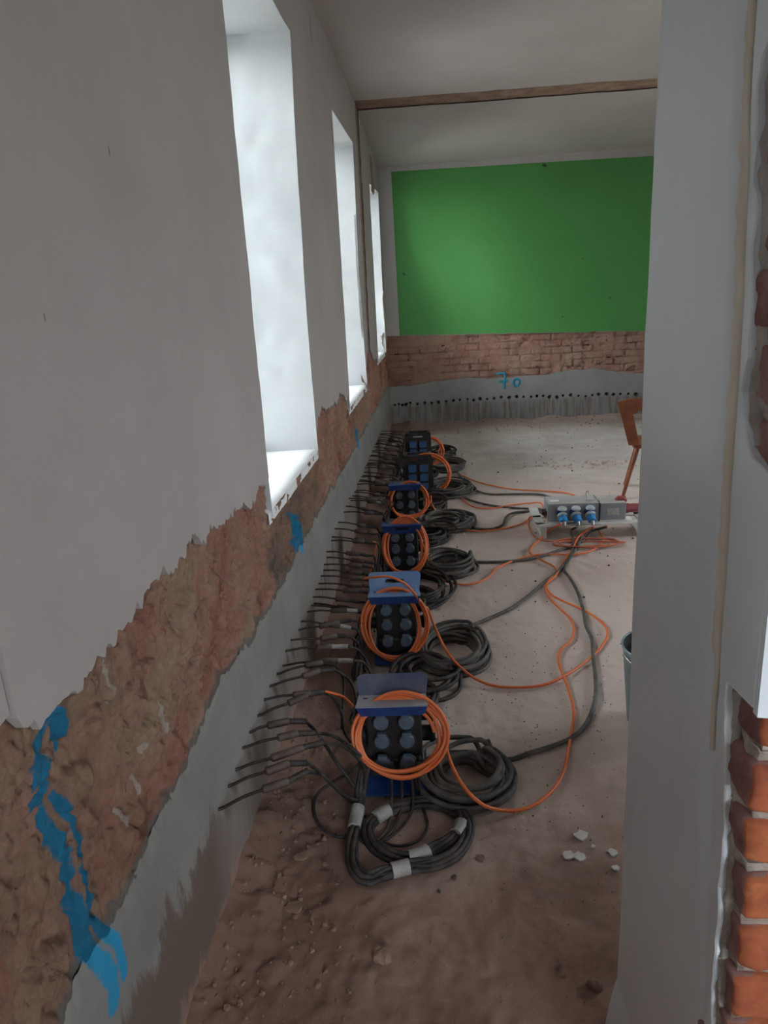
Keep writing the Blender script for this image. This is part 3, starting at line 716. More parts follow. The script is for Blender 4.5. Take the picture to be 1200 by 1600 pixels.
a = ob.data.attributes.new('front', 'FLOAT', 'POINT'); a.data.foreach_set('value', [1.0 if v.normal.y < -.45 or v.co.x > .40 else 0.0 for v in ob.data.vertices])
mm.build('mortar_joints', 'mortar', wd)
# crumbly mortar line along the ragged plaster edge
mb = MB(); pts = []; rad = []
for k in range(0, 110):
    z = k * .01; pts.append((.371, interp(ST, z) - .004 + .003 * fr(z * 20, 0, 1), z)); rad.append(.0075 + .004 * fr(z * 40, 3, 3))
mb.tube(pts, rad, 8); 
pts = []; rad = []
for k in range(0, 48):
    z = 1.41 + k * .01; pts.append((.372, interp(ST, z) - .006 + .004 * fr(z * 20, 0, 1), z)); rad.append(.009 + .004 * fr(z * 40, 3, 3))
mb.tube(pts, rad, 8); mb.build('crumbled_edge', 'rough_grey', wd)
mb = MB(); mb.add(*lump((.43, .884, 1.52), (.118, .085, .22), .008, 22, 3, 24), True); mb.add(*lump((.43, .862, 1.75), (.118, .15, .26), .010, 16, 4, 24), True); mb.build('rough_old_plaster', 'rough_grey', wd)
a = [(.80 + .0, 1.235), (.835, 1.25), (.845, 1.225), (.82, 1.20), (.835, 1.185), (.81, 1.175), (.80, 1.20)]
def blot(cy, cz, r, s):
    return [(cy + r * math.cos(t) * (1 + .5 * nz(t * 2, s, 0)), cz + r * 1.5 * math.sin(t) * (1 + .5 * nz(t * 2, s, 4))) for t in [k * .5 for k in range(12)]]
# ------------------------------------------------------------ socket boxes
def disc(r, h, axis, c, n=20, dome=.25):
    m_ = MB(); c = Vector(c); ax = Vector(axis).normalized()
    m_.tube([c, c + ax * h * .7, c + ax * h * .92, c + ax * h], [r, r, r * .93, r * .8], n); return m_
def rrect(w, h, r, n=5, cx=0, cy=0):
    out = []
    for (sx, sy, a0) in ((1, 1, 0), (-1, 1, 90), (-1, -1, 180), (1, -1, 270)):
        for k in range(n + 1):
            a = math.radians(a0 + 90 * k / n); out.append((cx + sx * (w / 2 - r) + r * math.cos(a), cy + sy * (h / 2 - r) + r * math.sin(a)))
    return out
def blue_box(loc, label, rz, dusty, plate, hl=.075, slot=False):
    t = thing('socket_distribution_box', loc, label, 'distribution box', 'blue socket boxes along the left wall', rz)
    # y: front towards -y; lip front at y=0
    m_ = MB(); m_.prism([rrect(.21, .19, .015, cy=.10)], lambda u, v, w: (u, v - .03, .004 + w), .006)
    m_.box((-.1, .12, .02), (.008, .14, .04)); m_.box((.1, .12, .02), (.008, .14, .04)); m_.build('base_plate', 'blue', t, .002)
    m_ = MB(); m_.box((0, .125, .178), (.185, .125, .275)); m_.box((0, .11, .065), (.175, .14, .07)); m_.build('body', 'rubber', t, .008, 3)
    m_ = MB()
    m_.prism([[(-.118, .327), (.118, .327), (.105, .283 if not slot else .27), (-.105, .283 if not slot else .27)]] + ([rrect(.08, .018, .008, 4, 0, .305)] if slot else []), lambda u, v, w: (u, .0 + (.327 - v) * .35 + w, v), .004); m_.build('front_lip', 'blue', t, .0015)
    m_ = MB(); out = [(-.118, 0), (.118, 0), (.112, .07), (-.112, .07)]
    sl = [rrect(.016, .01, .002, 2, -.088, .052), rrect(.016, .01, .002, 2, .088, .052)]
    m_.prism([out] + sl, lambda u, v, w: (u, v, .327 - w + v * .05), .004); m_.build('top_plate', plate, t, .0012)
    m_ = MB(); hp = [(-.112, 0), (.112, 0), (.120, hl)] + [(.120 - .02 * (1 - math.cos(a)), hl + .02 * math.sin(a)) for a in (.5, 1.0, 1.57)] + [(-.120 + .02 * (1 - math.cos(a)), hl + .02 * math.sin(a)) for a in (1.57, 1.0, .5)] + [(-.120, hl)]
    m_.prism([hp, rrect(.085, .024, .011, 4, 0, hl * .62)], lambda u, v, w: (u, .07 + v * .80, .331 + v * .60 - w), .004)
    if hl == .055: m_ = MB(); m_.prism([hp], lambda u, v, w: (u, .07 + v * .80, .331 + v * .60 - w), .004)
    if hl > .03: m_.build('handle_plate', dusty, t, .0012)
    for r_ in range(3):
        for s in (-1, 1):
            z_ = .235 - .072 * r_; x_ = s * .042; y0_ = .062 if r_ < 2 else .04
            b = disc(.030, .014, (0, -1, .0), (x_, y0_ + .002, z_)).build('socket', 'rubber', t)
            l = disc(.026, .010, (0, -1, .08), (x_, y0_ - .012, z_ + .002)); l.box((x_, y0_ - .014, z_ + .030), (.030, .016, .010)); l.build('socket_lid', 'lid', b, .0015)
    for s in (-1, 1):
        for z_ in (.225, .145):
            c = MB(); c.tube([(s * .09, .125, z_), (s * .118, .125, z_), (s * .12, .125, z_), (s * .132, .125, z_)], [.027, .027, .032, .032], 16)
            so = c.build('side_socket', 'rubber', t); MB().tube([(s * .131, .125, z_), (s * .139, .125, z_)], [.030, .027], 16).build('side_socket_lid', 'lid_dark', so)
    return t
def black_box(loc, label, rz):
    t = thing('socket_distribution_box', loc, label, 'distribution box', 'black socket boxes at the far end', rz)
    m_ = MB(); m_.prism([rrect(.25, .335, .045, 6, 0, .1725), rrect(.10, .018, .008, 4, 0, .305)], lambda u, v, w: (u, w, v), .03); m_.build('front_frame', 'rubber', t, .006, 3)
    m_ = MB(); m_.prism([rrect(.25, .335, .045, 6, 0, .1725), rrect(.12, .05, .015, 4, 0, .295)], lambda u, v, w: (u, .13 + w, v), .03); m_.build('rear_frame', 'rubber', t, .006, 3)
    m_ = MB(); m_.box((0, .085, .145), (.19, .10, .24)); m_.build('body', 'rubber', t, .01, 3)
    m_ = MB(); m_.tube([(-.1, .0, .33), (-.1, .15, .33)], .014, 10); m_.build('frame_bar', 'rubber', t); m_ = MB(); m_.tube([(.1, 0, .33), (.1, .15, .33)], .014, 10); m_.build('frame_bar', 'rubber', t)
    for r_ in range(3):
        for s in (-1, 1):
            z_ = .235 - .078 * r_; x_ = s * .047
            b = MB().box((x_, -.004, z_), (.078, .016, .07)).build('socket', 'rubber', t, .006)
            l = MB(); l.prism([rrect(.064, .060, .012, 4, x_, z_)], lambda u, v, w: (u, -.012 - w, v), .008); l.box((x_, -.018, z_ + .028), (.03, .01, .008)); l.build('socket_lid', 'lid_blue', b, .002)
    return t
blue_box((-.190, 2.065, .004), 'nearest blue box of the row, dust-grey top plate, ringed by orange cable', .03, 'dull_blue', 'grey_dusty', .055)
blue_box((-.233, 2.965, .004), 'second blue box from the camera, bright blue top plate with handle slot', .02, 'blue_dusty', 'blue_dusty')
blue_box((-.247, 3.995, .004), 'third blue box from the camera, orange cable slung low across its front', .05, 'blue', 'blue', 0, True)
blue_box((-.268, 4.935, .004), 'fourth blue box from the camera, directly in front of the black boxes', .08, 'blue', 'blue', 0)
black_box((-.20, 5.83, .004), 'nearer of the two black boxes, blue socket lids, behind the blue boxes', .02)
black_box((-.225, 6.83, .004), 'farthest box of the row, black with rounded corners near the back wall', .0)

# ------------------------------------------------------------ cables
def P(pts, z=.01): return [fz(p[0], p[1], p[2] if len(p) > 2 else z) for p in pts]
def ring(cx, y0, cz, rx, rz, turns, seed, lean=.07, a0=0.0, jit=.026, end=None, tail=.0):
    Rr = random.Random(seed); out = []; n = 28; ph = [Rr.uniform(-1, 1) for _ in range(turns + 2)]; ph2 = [Rr.uniform(-1, 1) for _ in range(turns + 2)]
    N = int(n * turns)
    for i in range(N + 1):
        t = i / n; k = int(t); f = t - k; j = ph[k] * (1 - f) + ph[min(k + 1, turns)] * f; j2 = ph2[k] * (1 - f) + ph2[min(k + 1, turns)] * f
        a = a0 + 2 * math.pi * t
        x = cx + (rx + jit * j) * math.cos(a) + .008 * j2; z = cz + (rz + jit * j2) * math.sin(a) + .008 * j
        out.append(Vector((x, y0 + lean * math.sin(a) + .010 * (t / turns - .5) * 2 + .004 * j, max(z, .008))))
    return out
def orange(label, ringpts, lead, r=.006, group='orange extension cables from boxes to grey distributor'):
    t = thing('extension_cable', (0, 0, 0), label, 'cable', group)
    pts = ringpts + lead if ringpts else lead
    MB().tube(smooth(pts, 3) if ringpts else smooth(pts, 7), r if ringpts else .005, 8).build('cable', 'orange' if ringpts else 'orange_dusty', t); return t
def plug(parent, p, label=None, cable=None):
    pass
PY = 4.66
def leadP(l): return P(l, .009)
def ring_at(xc, yt, yb, xl, xr, by, seed, a0, jit, turns=6, ln=.05):
    t_ = fy(xc, yt, by + ln); b_ = fy(xc, yb, by - ln); l_ = fy(xl, (yt + yb) / 2, by); r_ = fy(xr, (yt + yb) / 2, by)
    return ring((l_.x + r_.x) / 2, by, (t_.z + b_.z) / 2, (r_.x - l_.x) / 2 - .004, (t_.z - b_.z) / 2, turns, seed, ln, a0, jit)
pA = ring_at(625, 1087, 1213, 557, 694, 2.062, 1, .2, .024)
pB = ring_at(617, 922, 1030, 570, 664, 2.968, 2, .3, .022)
pC = ring_at(634, 812, 896, 598, 667, 3.99, 3, .2, .028)
pD = ring_at(640, 752, 810, 608, 672, 4.93, 4, .1, .022)
pE = ring(-.13, 5.86, .17, .17, .155, 5, 5, .03, 0.1)
pF = ring(-.13, 6.90, .15, .13, .13, 4, 6, .02, 0.1)
orange('orange cable ringed round the nearest box, running out in a wide bend', pA,
    [fz(697, 1165, .14), fz(706, 1195, .125)] + leadP([(721, 1224, .115), (742, 1248, .10), (768, 1263, .035), (812, 1266), (850, 1248), (874, 1220), (885, 1190), (892, 1150), (897, 1112), (886, 1070), (873, 1035), (877, 1015), (893, 1000), (897, 980), (888, 963), (872, 948), (858, 933), (852, 917), (860, 905), (870, 898), (867, 886), (848, 876), (831, 866), (829, 858), (845, 842)]) + [fz(860, 828, .05), Vector((.765, 4.6, .12))])
orange('orange cable ringed round the second box, looping far right over the dark lead', pB,
    [fz(668, 950, .17), fz(682, 985, .125)] + leadP([(700, 1020, .11), (728, 1050, .05), (765, 1070), (815, 1074), (860, 1067), (905, 1042), (938, 1013), (950, 989), (938, 970), (912, 953), (880, 939), (861, 928), (854, 914), (864, 904), (873, 893), (880, 880), (895, 858)]) + [fz(905, 838, .03), Vector((.97, 4.6, .09))])
orange('orange cable ringed round the third box, low across its sockets', pC,
    [fz(668, 870, .1), fz(672, 885, .03)] + leadP([(685, 902), (707, 911), (735, 913), (762, 903), (778, 887), (815, 872), (850, 866), (900, 866), (930, 858), (943, 843)]) + [fz(936, 828, .03), Vector((1.06, 4.6, .09))])
orange('orange cable ringed round the fourth box, trailing beside a dark coil', pD,
    [fz(676, 790, .08)] + leadP([(690, 808), (712, 824), (742, 830), (780, 827), (812, 820), (832, 808)]) + [fz(843, 802, .06), Vector((.68, 4.76, .13))])
orange('orange cable bunched on the right of the nearer black box', pE,
    [fz(700, 748, .03)] + leadP([(718, 772), (728, 785), (745, 793), (770, 794), (800, 789), (830, 786)]) + [fz(846, 786, .1), Vector((.68, 4.80, .15))])
orange('orange cable from the farthest black box, thin line across the grey floor', pF,
    [fz(690, 700, .03)] + leadP([(700, 722), (718, 740), (750, 754), (800, 764), (850, 767), (885, 770), (900, 775), (912, 779)]) + [Vector((.99, 4.95, .06))])
# orange coil under the distributor
lp = []
for i in range(3 * 22):
    a = 2 * math.pi * i / 22; k = i / 66; c = fz(918, 849, .01)
    lp.append(c + Vector(((.20 + .02 * math.sin(i * .13)) * math.cos(a), (.085 + .01 * math.cos(i * .1)) * math.sin(a), .0 + .01 * k + .003 * math.sin(i))))
orange('orange cable coiled flat on the floor below the blue plugs', None, lp[::1] + leadP([(880, 846), (850, 845), (835, 838), (826, 822), (828, 808)]) + [fz(848, 798, .08), Vector((.69, 4.72, .13))], group='orange extension cables from boxes to grey distributor')

def coil(c, rx, ry, turns, wr, seed, h=.05, jit=.03, a0=0):
    Rr = random.Random(seed); out = []; n = 22
    J = [(Rr.uniform(-1, 1), Rr.uniform(-1, 1), Rr.uniform(-1, 1)) for _ in range(turns + 2)]
    for i in range(n * turns + 1):
        t = i / n; k = int(t); f = t - k; f = f * f * (3 - 2 * f); a = a0 + 2 * math.pi * t
        j = [J[k][q] * (1 - f) + J[k + 1][q] * f for q in range(3)]
        rr = 1 + jit * 3.2 * j[0]
        z_ = wr + h * (.5 + .5 * math.sin(k * 2.4 + 1.3)) * .9 + .004 * j[2] + .012 * math.sin(a + k)
        out.append(Vector((c[0] + rx * rr * math.cos(a) + .035 * j[1] * jit / .06, c[1] + ry * rr * math.sin(a) + .035 * j[2] * jit / .06, max(wr, z_) + floor_h(c[0], c[1]))))
    return out
def black(label, coilpts, lead, r=.009, group='dark cables from boxes to grey distributor', mat='grey_cable', tag_=None):
    t = thing('power_cable', (0, 0, 0), label, 'cable', group)
    pts = (coilpts[::-1] if coilpts else []) + lead
    MB().tube(smooth(pts, 3), r, 8).build('cable', mat, t); return t
black('dark cable coiled right of the nearest box, its lead curving back to the distributor', coil(fz(730, 1222), .130, .125, 13, .0095, 1, .075, .065, 1.2),
    leadP([(788, 1187), (830, 1176), (868, 1164), (898, 1150), (918, 1128), (930, 1095), (931, 1060), (927, 1025), (925, 998), (916, 978), (912, 955), (903, 925), (890, 902), (882, 890), (890, 872), (897, 850)]) + [fz(893, 830, .04), Vector((.865, 4.60, .09))])
black('dark cable coiled right of the second box, straight lead to the distributor', coil(fz(706, 1024), .135, .18, 15, .0085, 2, .07, .05, 1.0),
    leadP([(712, 990), (735, 978), (765, 966), (800, 950), (825, 932), (848, 912), (872, 893), (890, 872), (905, 850)]) + [fz(912, 832, .04), Vector((.97, 4.60, .085))])
black('dark cable coiled right of the third box', coil(fz(698, 887), .135, .16, 13, .0085, 3, .07,.085, .6),
    leadP([(733, 877), (780, 878), (830, 873), (868, 862), (893, 853), (915, 843)]) + [fz(925, 830, .04), Vector((1.06, 4.60, .085))])
black('dark cable coiled right of the fourth box, kinked lead to the distributor', coil(fz(700, 820), .14, .16, 12, .0085, 4, .06,.085, .3),
    leadP([(727, 818), (740, 825), (765, 827), (785, 821), (790, 810), (800, 802), (825, 799)]) + [fz(842, 798, .08), Vector((.68, 4.74, .13))])
black('dark cable coiled right of the nearer black box', coil(fz(700, 767), .155, .18, 12, .0085, 5, .06,.085, .0),
    leadP([(726, 775), (740, 783), (770, 790), (810, 794)]) + [fz(845, 796, .08), Vector((.68, 4.77, .14))])
black('dark cable coiled right of the farthest black box', coil(fz(700, 730), .15, .2, 6, .0085, 6, .05, .03, .0),
    leadP([(716, 738), (728, 752), (742, 765), (765, 772), (800, 772), (840, 772), (862, 777)]) + [fz(880, 782, .04), Vector((.80, 4.93, .08))])
# extra short coils behind boxes
for k, (c, rx, ry, sd, lb) in enumerate([(fz(662, 925), .14, .22, 21, 'dark cable coil lying behind the second box'), (fz(668, 1060), .11, .13, 22, 'dark cable coil tucked behind the nearest box'),
        (fz(672, 842), .13, .15, 23, 'dark cable coil lying behind the third box'), (fz(690, 712), .12, .2, 24, 'dark cable coil beside the farthest black box'), (fz(672, 793), .11, .16, 25, 'dark cable coil lying behind the fourth box')]):
    ps = coil(c, rx, ry, 7, .007, sd, .07, .06); Rr = random.Random(sd)
    t = thing('cable_coil', (0, 0, 0), lb, 'cable', 'dark cable coils behind the boxes')
    MB().tube(smooth(ps, 2), .009, 8).build('cable', 'black_cable', t)

# taped bundles: several strands running together
def strands(path, n, spread, r, seed):
    Rr = random.Random(seed); res = []
    for s in range(n):
        a = 2 * math.pi * s / n; ph = Rr.uniform(0, 6); out = []
        for i, p in enumerate(path):
            tw = a + .12 * i
            out.append(p + Vector((math.cos(tw) * spread, math.sin(tw + ph * .1) * spread, (math.sin(tw) * spread * .7 + spread * .7))))
        res.append(out)
    return res
def tape(t, path, i0, i1, r):
    MB().tube([path[k] + Vector((0, 0, r * .42)) for k in range(i0, i1 + 1)], r, 12).build('marking_tape', 'tape', t)['label'] = 'pale marking tape'
path = smooth(P([(575, 1130, .12), (572, 1165, .12), (570, 1205, .10), (563, 1245, .04), (557, 1285), (550, 1325), (553, 1358), (572, 1376), (600, 1368), (640, 1358), (680, 1352), (712, 1338), (730, 1312), (731, 1288), (716, 1270), (690, 1260), (655, 1257), (620, 1266), (590, 1280), (575, 1300), (582, 1322), (605, 1338), (640, 1345), (675, 1332), (702, 1318), (719, 1298), (720, 1276), (698, 1263), (664, 1257)]), 6)
t = thing('cable_bundle', (0, 0, 0), 'thick black cable bundle looped on the floor in front of the nearest box', 'cable bundle')
for s in strands(path, 5, .0125, .006, 3): MB().tube(s, .0082, 8).build('strand', 'black_cable', t)
for i0, i1 in ((21, 26), (50, 54), (104, 109), (132, 137), (147, 152)): tape(t, path, i0, min(i1, len(path) - 1), .0225)
# four leads up into the nearest box
for k, pl in enumerate([[(608, 1222, .10), (612, 1250, .04), (610, 1280), (598, 1305), (575, 1318), (562, 1312)], [(625, 1224, .10), (628, 1250, .03), (622, 1280), (604, 1308), (580, 1322)],
        [(640, 1222, .10), (646, 1250, .04), (640, 1275), (620, 1300), (590, 1316), (566, 1300)], [(650, 1225, .10), (662, 1262), (668, 1290), (655, 1312), (625, 1322), (590, 1315)]]):
    t = thing('plug_lead', (0, 0, 0), 'thin dark plug lead, %s from the left of four below the nearest box' % ('first', 'second', 'third', 'fourth')[k], 'cable', 'plug leads below the nearest box')
    p3 = P(pl); p3[0] = Vector((p3[0].x, 2.088, .085)); MB().tube(smooth(p3, 8), .0048, 8).build('cable', 'black_cable', t)
    MB().tube([p3[0] + Vector((0, .012, .012)), p3[0], p3[0] + Vector((0, -.02, -.02))], [.012, .013, .007], 10).build('plug', 'boot', t)
# loop on the left below rods
t = thing('cable_loop', (0, 0, 0), 'single black cable loop hanging left of the looped bundle', 'cable')
pl = P([(566, 1262, .03), (545, 1303), (520, 1305), (498, 1288), (490, 1262), (497, 1240, .03), (520, 1222, .05), (545, 1208, .1), (565, 1190, .14)]); MB().tube(smooth(pl, 8), .0055, 8).build('cable', 'black_cable', t)
BX = [(-.190, 2.065), (-.233, 2.965), (-.247, 3.995), (-.268, 4.935), (-.20, 5.83), (-.225, 6.83)]
nm = ['second blue box', 'third blue box', 'fourth blue box', 'nearer black box', 'farthest black box']
for i, (bx, by) in enumerate(BX[1:]):
    x0 = -.375
    path = smooth([Vector((x0 - .0, by + .30, .05)), Vector((x0 - .02, by + .1, .06)), Vector((x0 - .02, by - .15, .05)), Vector((x0 + .01, by - .35, .02)), Vector((x0 + .10, by - .50, .02)), Vector((bx + .12, by - .46, .02)), Vector((bx + .17, by - .30, .02)), Vector((bx + .05, by - .20, .02)), Vector((bx - .08, by - .28, .03))], 8)
    t = thing('cable_bundle', (0, 0, 0), 'black taped cable bundle on the floor beside the ' + nm[i], 'cable bundle')
    for s in strands(path, 5, .0125, .006, 3 + i): MB().tube(s, .0082, 8).build('strand', 'black_cable', t)
    tape(t, path, 20, 23, .0225); tape(t, path, 34, 36, .0225)

# ------------------------------------------------------------ heating rods
def rod(label, hole, s, e, b, cab, white=False, wire='black_cable', group='heating rods in the row of drilled holes'):
    t = thing('heating_rod', tuple(hole), label, 'heating rod', group); off = Vector(hole)
    def q(v): return Vector(v) - off
    ins = q(hole) + Vector((-.03, 0, 0)); mid = q(hole).lerp(q(s), .5) + Vector((0, 0, .004))
    pr = smooth([ins, q(hole), mid, q(s)], 4)
    MB().tube(pr, .0046, 6).build('rod', 'steel', t)
    d = (q(e) - q(s)).normalized()
    m_ = MB(); m_.tube([q(s), q(s) + d * .004, q(e) - d * .003, q(e)], [.008, .0125, .0125, .009], 8); m_.build('sleeve', 'sleeve', t)
    m_ = MB(); n = 9; pts = [q(e).lerp(q(b), k / n) for k in range(n + 1)]
    m_.tube(pts, [.0105 if k % 2 else .0085 for k in range(n + 1)], 8); m_.build('connector', 'tape' if white else 'boot', t)
    MB().tube(smooth([q(b)] + [q(c) for c in cab], 6), .0056 if wire != 'orange' else .005, 6).build('cable', wire, t)
    return t
ORD = ['nearest', 'second', 'third', 'fourth', 'fifth', 'sixth', 'seventh', 'eighth', 'ninth', 'tenth', 'eleventh', 'twelfth', 'thirteenth']
NR = [((344, 1264), (410, 1234), (450, 1221), (480, 1205), [(505, 1212, .12), (525, 1232, .05), (545, 1250, .03), (560, 1262, .03)]),
      ((358, 1228), (415, 1206), (451, 1193), (480, 1192), [(499, 1206, .2), (523, 1228, .13), (545, 1245, .06), (560, 1250, .05)]),
      ((370, 1202), (424, 1185), (473, 1168), (504, 1160), [(535, 1166, .21), (560, 1185, .18), (573, 1214, .08), (568, 1238, .04)]),
      ((382, 1168), (434, 1153), (465, 1146), (494, 1145), [(523, 1151, .22), (555, 1173, .2), (574, 1196, .12), (572, 1230, .04)]),
      ((392, 1144), (418, 1134), (451, 1127), (478, 1127), [(499, 1150, .2), (528, 1194, .14), (552, 1226, .07), (565, 1245, .04)]),
      ((405, 1118), (451, 1099), (480, 1086), (504, 1081), [(520, 1090, .22), (533, 1112, .18), (537, 1140, .1), (548, 1160, .03)]),
      ((415, 1093), (458, 1086), (485, 1083), (507, 1080), [(535, 1088, .22), (552, 1104, .2), (562, 1119, .15)]),
      ((423, 1072), (473, 1057), (499, 1048), (523, 1046), [(547, 1064, .2), (557, 1095, .13), (548, 1124, .05), (556, 1138, .03)]),
      ((434, 1053), (477, 1040), (504, 1036), (524, 1038), [(537, 1062, .18), (536, 1100, .1), (534, 1140, .03)]),
      ((444, 1040), (490, 1034), (528, 1032), (552, 1032), [(569, 1036, .22), (581, 1061, .15), (574, 1095, .08), (557, 1125, .03)]),
      ((448, 1017), (495, 1011), (518, 1010), (544, 1010), [(560, 1016, .2), (574, 1035, .16), (580, 1062, .08), (572, 1095, .03)]),
      ((456, 1000), (501, 998), (526, 993), (540, 994), [(552, 998, .2), (561, 1010, .15), (562, 1032, .08)]),
      ((468, 984), (499, 979), (530, 972), (548, 969), [(566, 974, .2), (577, 988, .15), (566, 1012, .08), (562, 1035, .03)])]
for i, (h_, s_, e_, b_, cb) in enumerate(NR):
    hp = fx(h_[0], h_[1], -.620); z0 = hp.z
    # keep the rod leaving the wall roughly at hole height, sagging slightly towards the cable
    S_ = fz(s_[0], s_[1], z0 - .012); E_ = fz(e_[0], e_[1], z0 - .025); B_ = fz(b_[0], b_[1], z0 - .03)
    w = i in (9, 10)
    lab = {5: 'sixth heating rod from the doorway, grey boot above an orange wire', 6: 'seventh heating rod from the doorway, with an orange wire', 9: 'tenth heating rod from the doorway, with white marking sleeve',
           10: 'eleventh heating rod from the doorway, with white marking sleeve', 0: 'heating rod nearest the doorway, in the crumbled lowest hole'}.get(i, '%s heating rod from the doorway, dark rod in grey cement wall' % ORD[i])
    rod(lab, hp, S_, E_, B_, P(cb), white=w, wire='orange' if i == 6 else 'black_cable')
HP = [(472.6, 971), (482, 956), (487, 946), (491, 943), (490, 933), (494, 921), (499, 912), (503, 900), (507, 891), (508, 882), (512, 871), (511, 862), (519.4, 844.6),
      (520, 839), (525, 826), (530, 816), (539, 800), (542, 791), (546, 779), (553.8, 768), (556, 760), (561, 750), (567.5, 741), (571, 735), (575, 727), (577, 722), (579.5, 715), (582, 711), (585, 706), (587, 700), (590, 693), (591, 688)]
RR = random.Random(5)
def bay(y):
    for k, n_ in enumerate(['second blue box', 'third blue box', 'fourth blue box', 'nearer black box', 'farthest black box']):
        if y < BX[k + 1][1] + .28: return n_, k + 1
    return 'farthest black box', 5
extra = []
lastY = 0
for i, (px, py) in enumerate(HP):
    hp = fx(px, py, -.620); extra.append(hp)
ysx = sorted(p.y for p in extra)
# fill the real 8-10 cm drilling rhythm beyond 4.4 m
full_h = [p for p in extra if p.y < 4.6]
y = max(p.y for p in full_h) + .095
while y < 7.5:
    full_h.append(Vector((-.620, y, .30 - .012 * (y - 4.5) + RR.uniform(-.012, .012)))); y += .095 + RR.uniform(-.015, .02)
for i, hp in enumerate(full_h):
    bn, bk = bay(hp.y); by = BX[bk][1]
    dy = RR.uniform(.02, .10); z0 = hp.z
    L1 = RR.uniform(.09, .14); L2 = RR.uniform(.05, .08); L3 = RR.uniform(.03, .05)
    d = Vector((1, dy * 2.0, RR.uniform(-.25, -.05))).normalized()
    s_ = hp + d * L1; e_ = s_ + d * L2; b_ = e_ + Vector((d.x, d.y, d.z - .1)) * L3
    tx = -.385 + RR.uniform(-.03, .03); ty = hp.y - RR.uniform(.03, .18)
    cab = [b_ + Vector((.035, .0, -.025)), Vector((tx + RR.uniform(-.015, .02), b_.y - .04, .13)), Vector((tx, ty, .03)), Vector((tx + .01, ty - .1, .012))]
    if RR.random() < .3: cab = [b_ + Vector((.03, .01, -.02)), Vector((tx - .02, b_.y + .05, .10)), Vector((tx - .06, b_.y, .02)), Vector((tx, ty - .05, .015))]
    rod('thin dark heating rod, one of the row level with the ' + bn, hp, s_, e_, b_, cab, white=RR.random() < .13, wire='orange' if RR.random() < .05 else 'black_cable', group='heating rods level with the ' + bn)
# orange measuring lead lying over the second box
t = thing('sensor_cable', (0, 0, 0), 'orange sensor cable end bridging over the second box from the left', 'cable')
pl = [fz(569, 904, .36), fz(585, 902, .41), fz(605, 901, .43), fz(625, 907, .42), fz(640, 918, .38), fz(655, 938, .30), fz(664, 960, .2)]
MB().tube(smooth(pl, 8), .0055, 8).build('cable', 'orange', t)

# ------------------------------------------------------------ grey distributor on its stand
DY = 4.70
dt = thing('power_distributor', (.945, DY, .095), 'long grey power distributor with three blue plugs, on a white stand', 'distributor', rz=0)
MB().box((-.085, .10, .062), (.335, .20, .118)).build('enclosure', 'dist_grey', dt, .006, 2)
MB().box((.172, .10, .060), (.170, .20, .112)).build('end_enclosure', 'dist_grey', dt, .006, 2)
m_ = MB(); m_.box((-.085, .10, .1235), (.330, .196, .006)); m_.box((.172, .10, .1185), (.165, .196, .006)); m_.build('dusty_lid', 'dist_top', dt, .002)
MB().box((.084, .098, .062), (.006, .206, .126)).build('joint_seal', 'rubber', dt)
m_ = MB(); m_.box((.172, -.002, .062), (.078, .003, .044)); lb_ = m_.build('rating_plate', 'label', dt); 
m_ = MB()
for k in range(4): m_.box((.165 + .004 * (k % 2), -.004, .077 - .010 * k), (.052, .001, .0022))
m_.build('plate_lines', 'dist_grey', lb_)
MB().box((-.20, .08, .1275), (.06, .045, .001)).build('sticker', 'pvc', dt)['label'] = 'pale sticker on the lid'
m_ = MB(); m_.tube([(-.245, .06, .05), (-.285, .06, .05)], [.018, .012], 12); m_.tube([(-.245, .1, .055), (-.28, .1, .055)], [.016, .011], 12); m_.build('cable_gland', 'rubber', dt)
m_ = MB()
m_.tube(smooth([(-.01, .05, .127), (-.015, .06, .16), (-.005, .07, .165), (.0, .06, .127)], 5), .0025, 6)
m_.tube(smooth([(.02, .12, .125), (.018, .12, .17), (.03, .12, .175), (.04, .11, .15), (.085, .04, .13)], 5), .0028, 6)
m_.tube(smooth([(.0, .045, .135), (.03, .045, .133), (.05, .05, .135), (.05, .08, .15)], 5), .0025, 6); m_.build('wire_clip', 'wire', dt)
for k, x_ in enumerate((-.165, -.075, .018)):
    so = MB().tube([(x_, -.0, .065), (x_, -.02, .062)], [.036, .034], 16).build('plug_socket', 'blue', dt)
    l = MB(); l.tube([(x_ - .0, -.030, .100), (x_, -.032, .110)], [.031, .026], 16); l.build('socket_lid', 'ceelid', so)
for k, x_ in enumerate((.780, .870, .963)):
    t = thing('power_plug', (x_, DY - .02, .155), ['left', 'middle', 'right'][k] + ' one of the three bright blue plugs in the grey distributor', 'plug', 'blue plugs')
    d = Vector((.10, -.75, -.55)).normalized()
    MB().tube([d * .0, d * .012, d * .02, d * .05, d * .062, d * .068], [.030, .033, .028, .029, .029, .020], 8).build('plug_body', 'ceeblue', t, .003)
    MB().tube([d * .004, d * .022], [.0345, .034], 16).build('plug_collar', 'ceelid', t)
    MB().tube([d * .065, d * .085 + Vector((0, 0, -.01))], [.014, .009], 10).build('cable_gland', 'wire', t)
# red coupling at right end
t = thing('red_power_plug', (1.205, DY + .08, .155), 'dull red plug on the right end of the grey distributor', 'plug')
MB().tube([(-.005, 0, 0), (.03, 0, 0), (.034, 0, 0), (.10, 0, 0), (.11, 0, 0)], [.034, .034, .03, .03, .02], 10).build('plug_body', 'ceered', t, .003)
m_ = MB(); m_.tube([(-.06, -.01, .062), (-.04, -.01, .068), (.0, -.01, .066), (.01, -.01, .05)], [.012, .022, .022, .012], 10); m_.build('socket_flap', 'ceered', t)
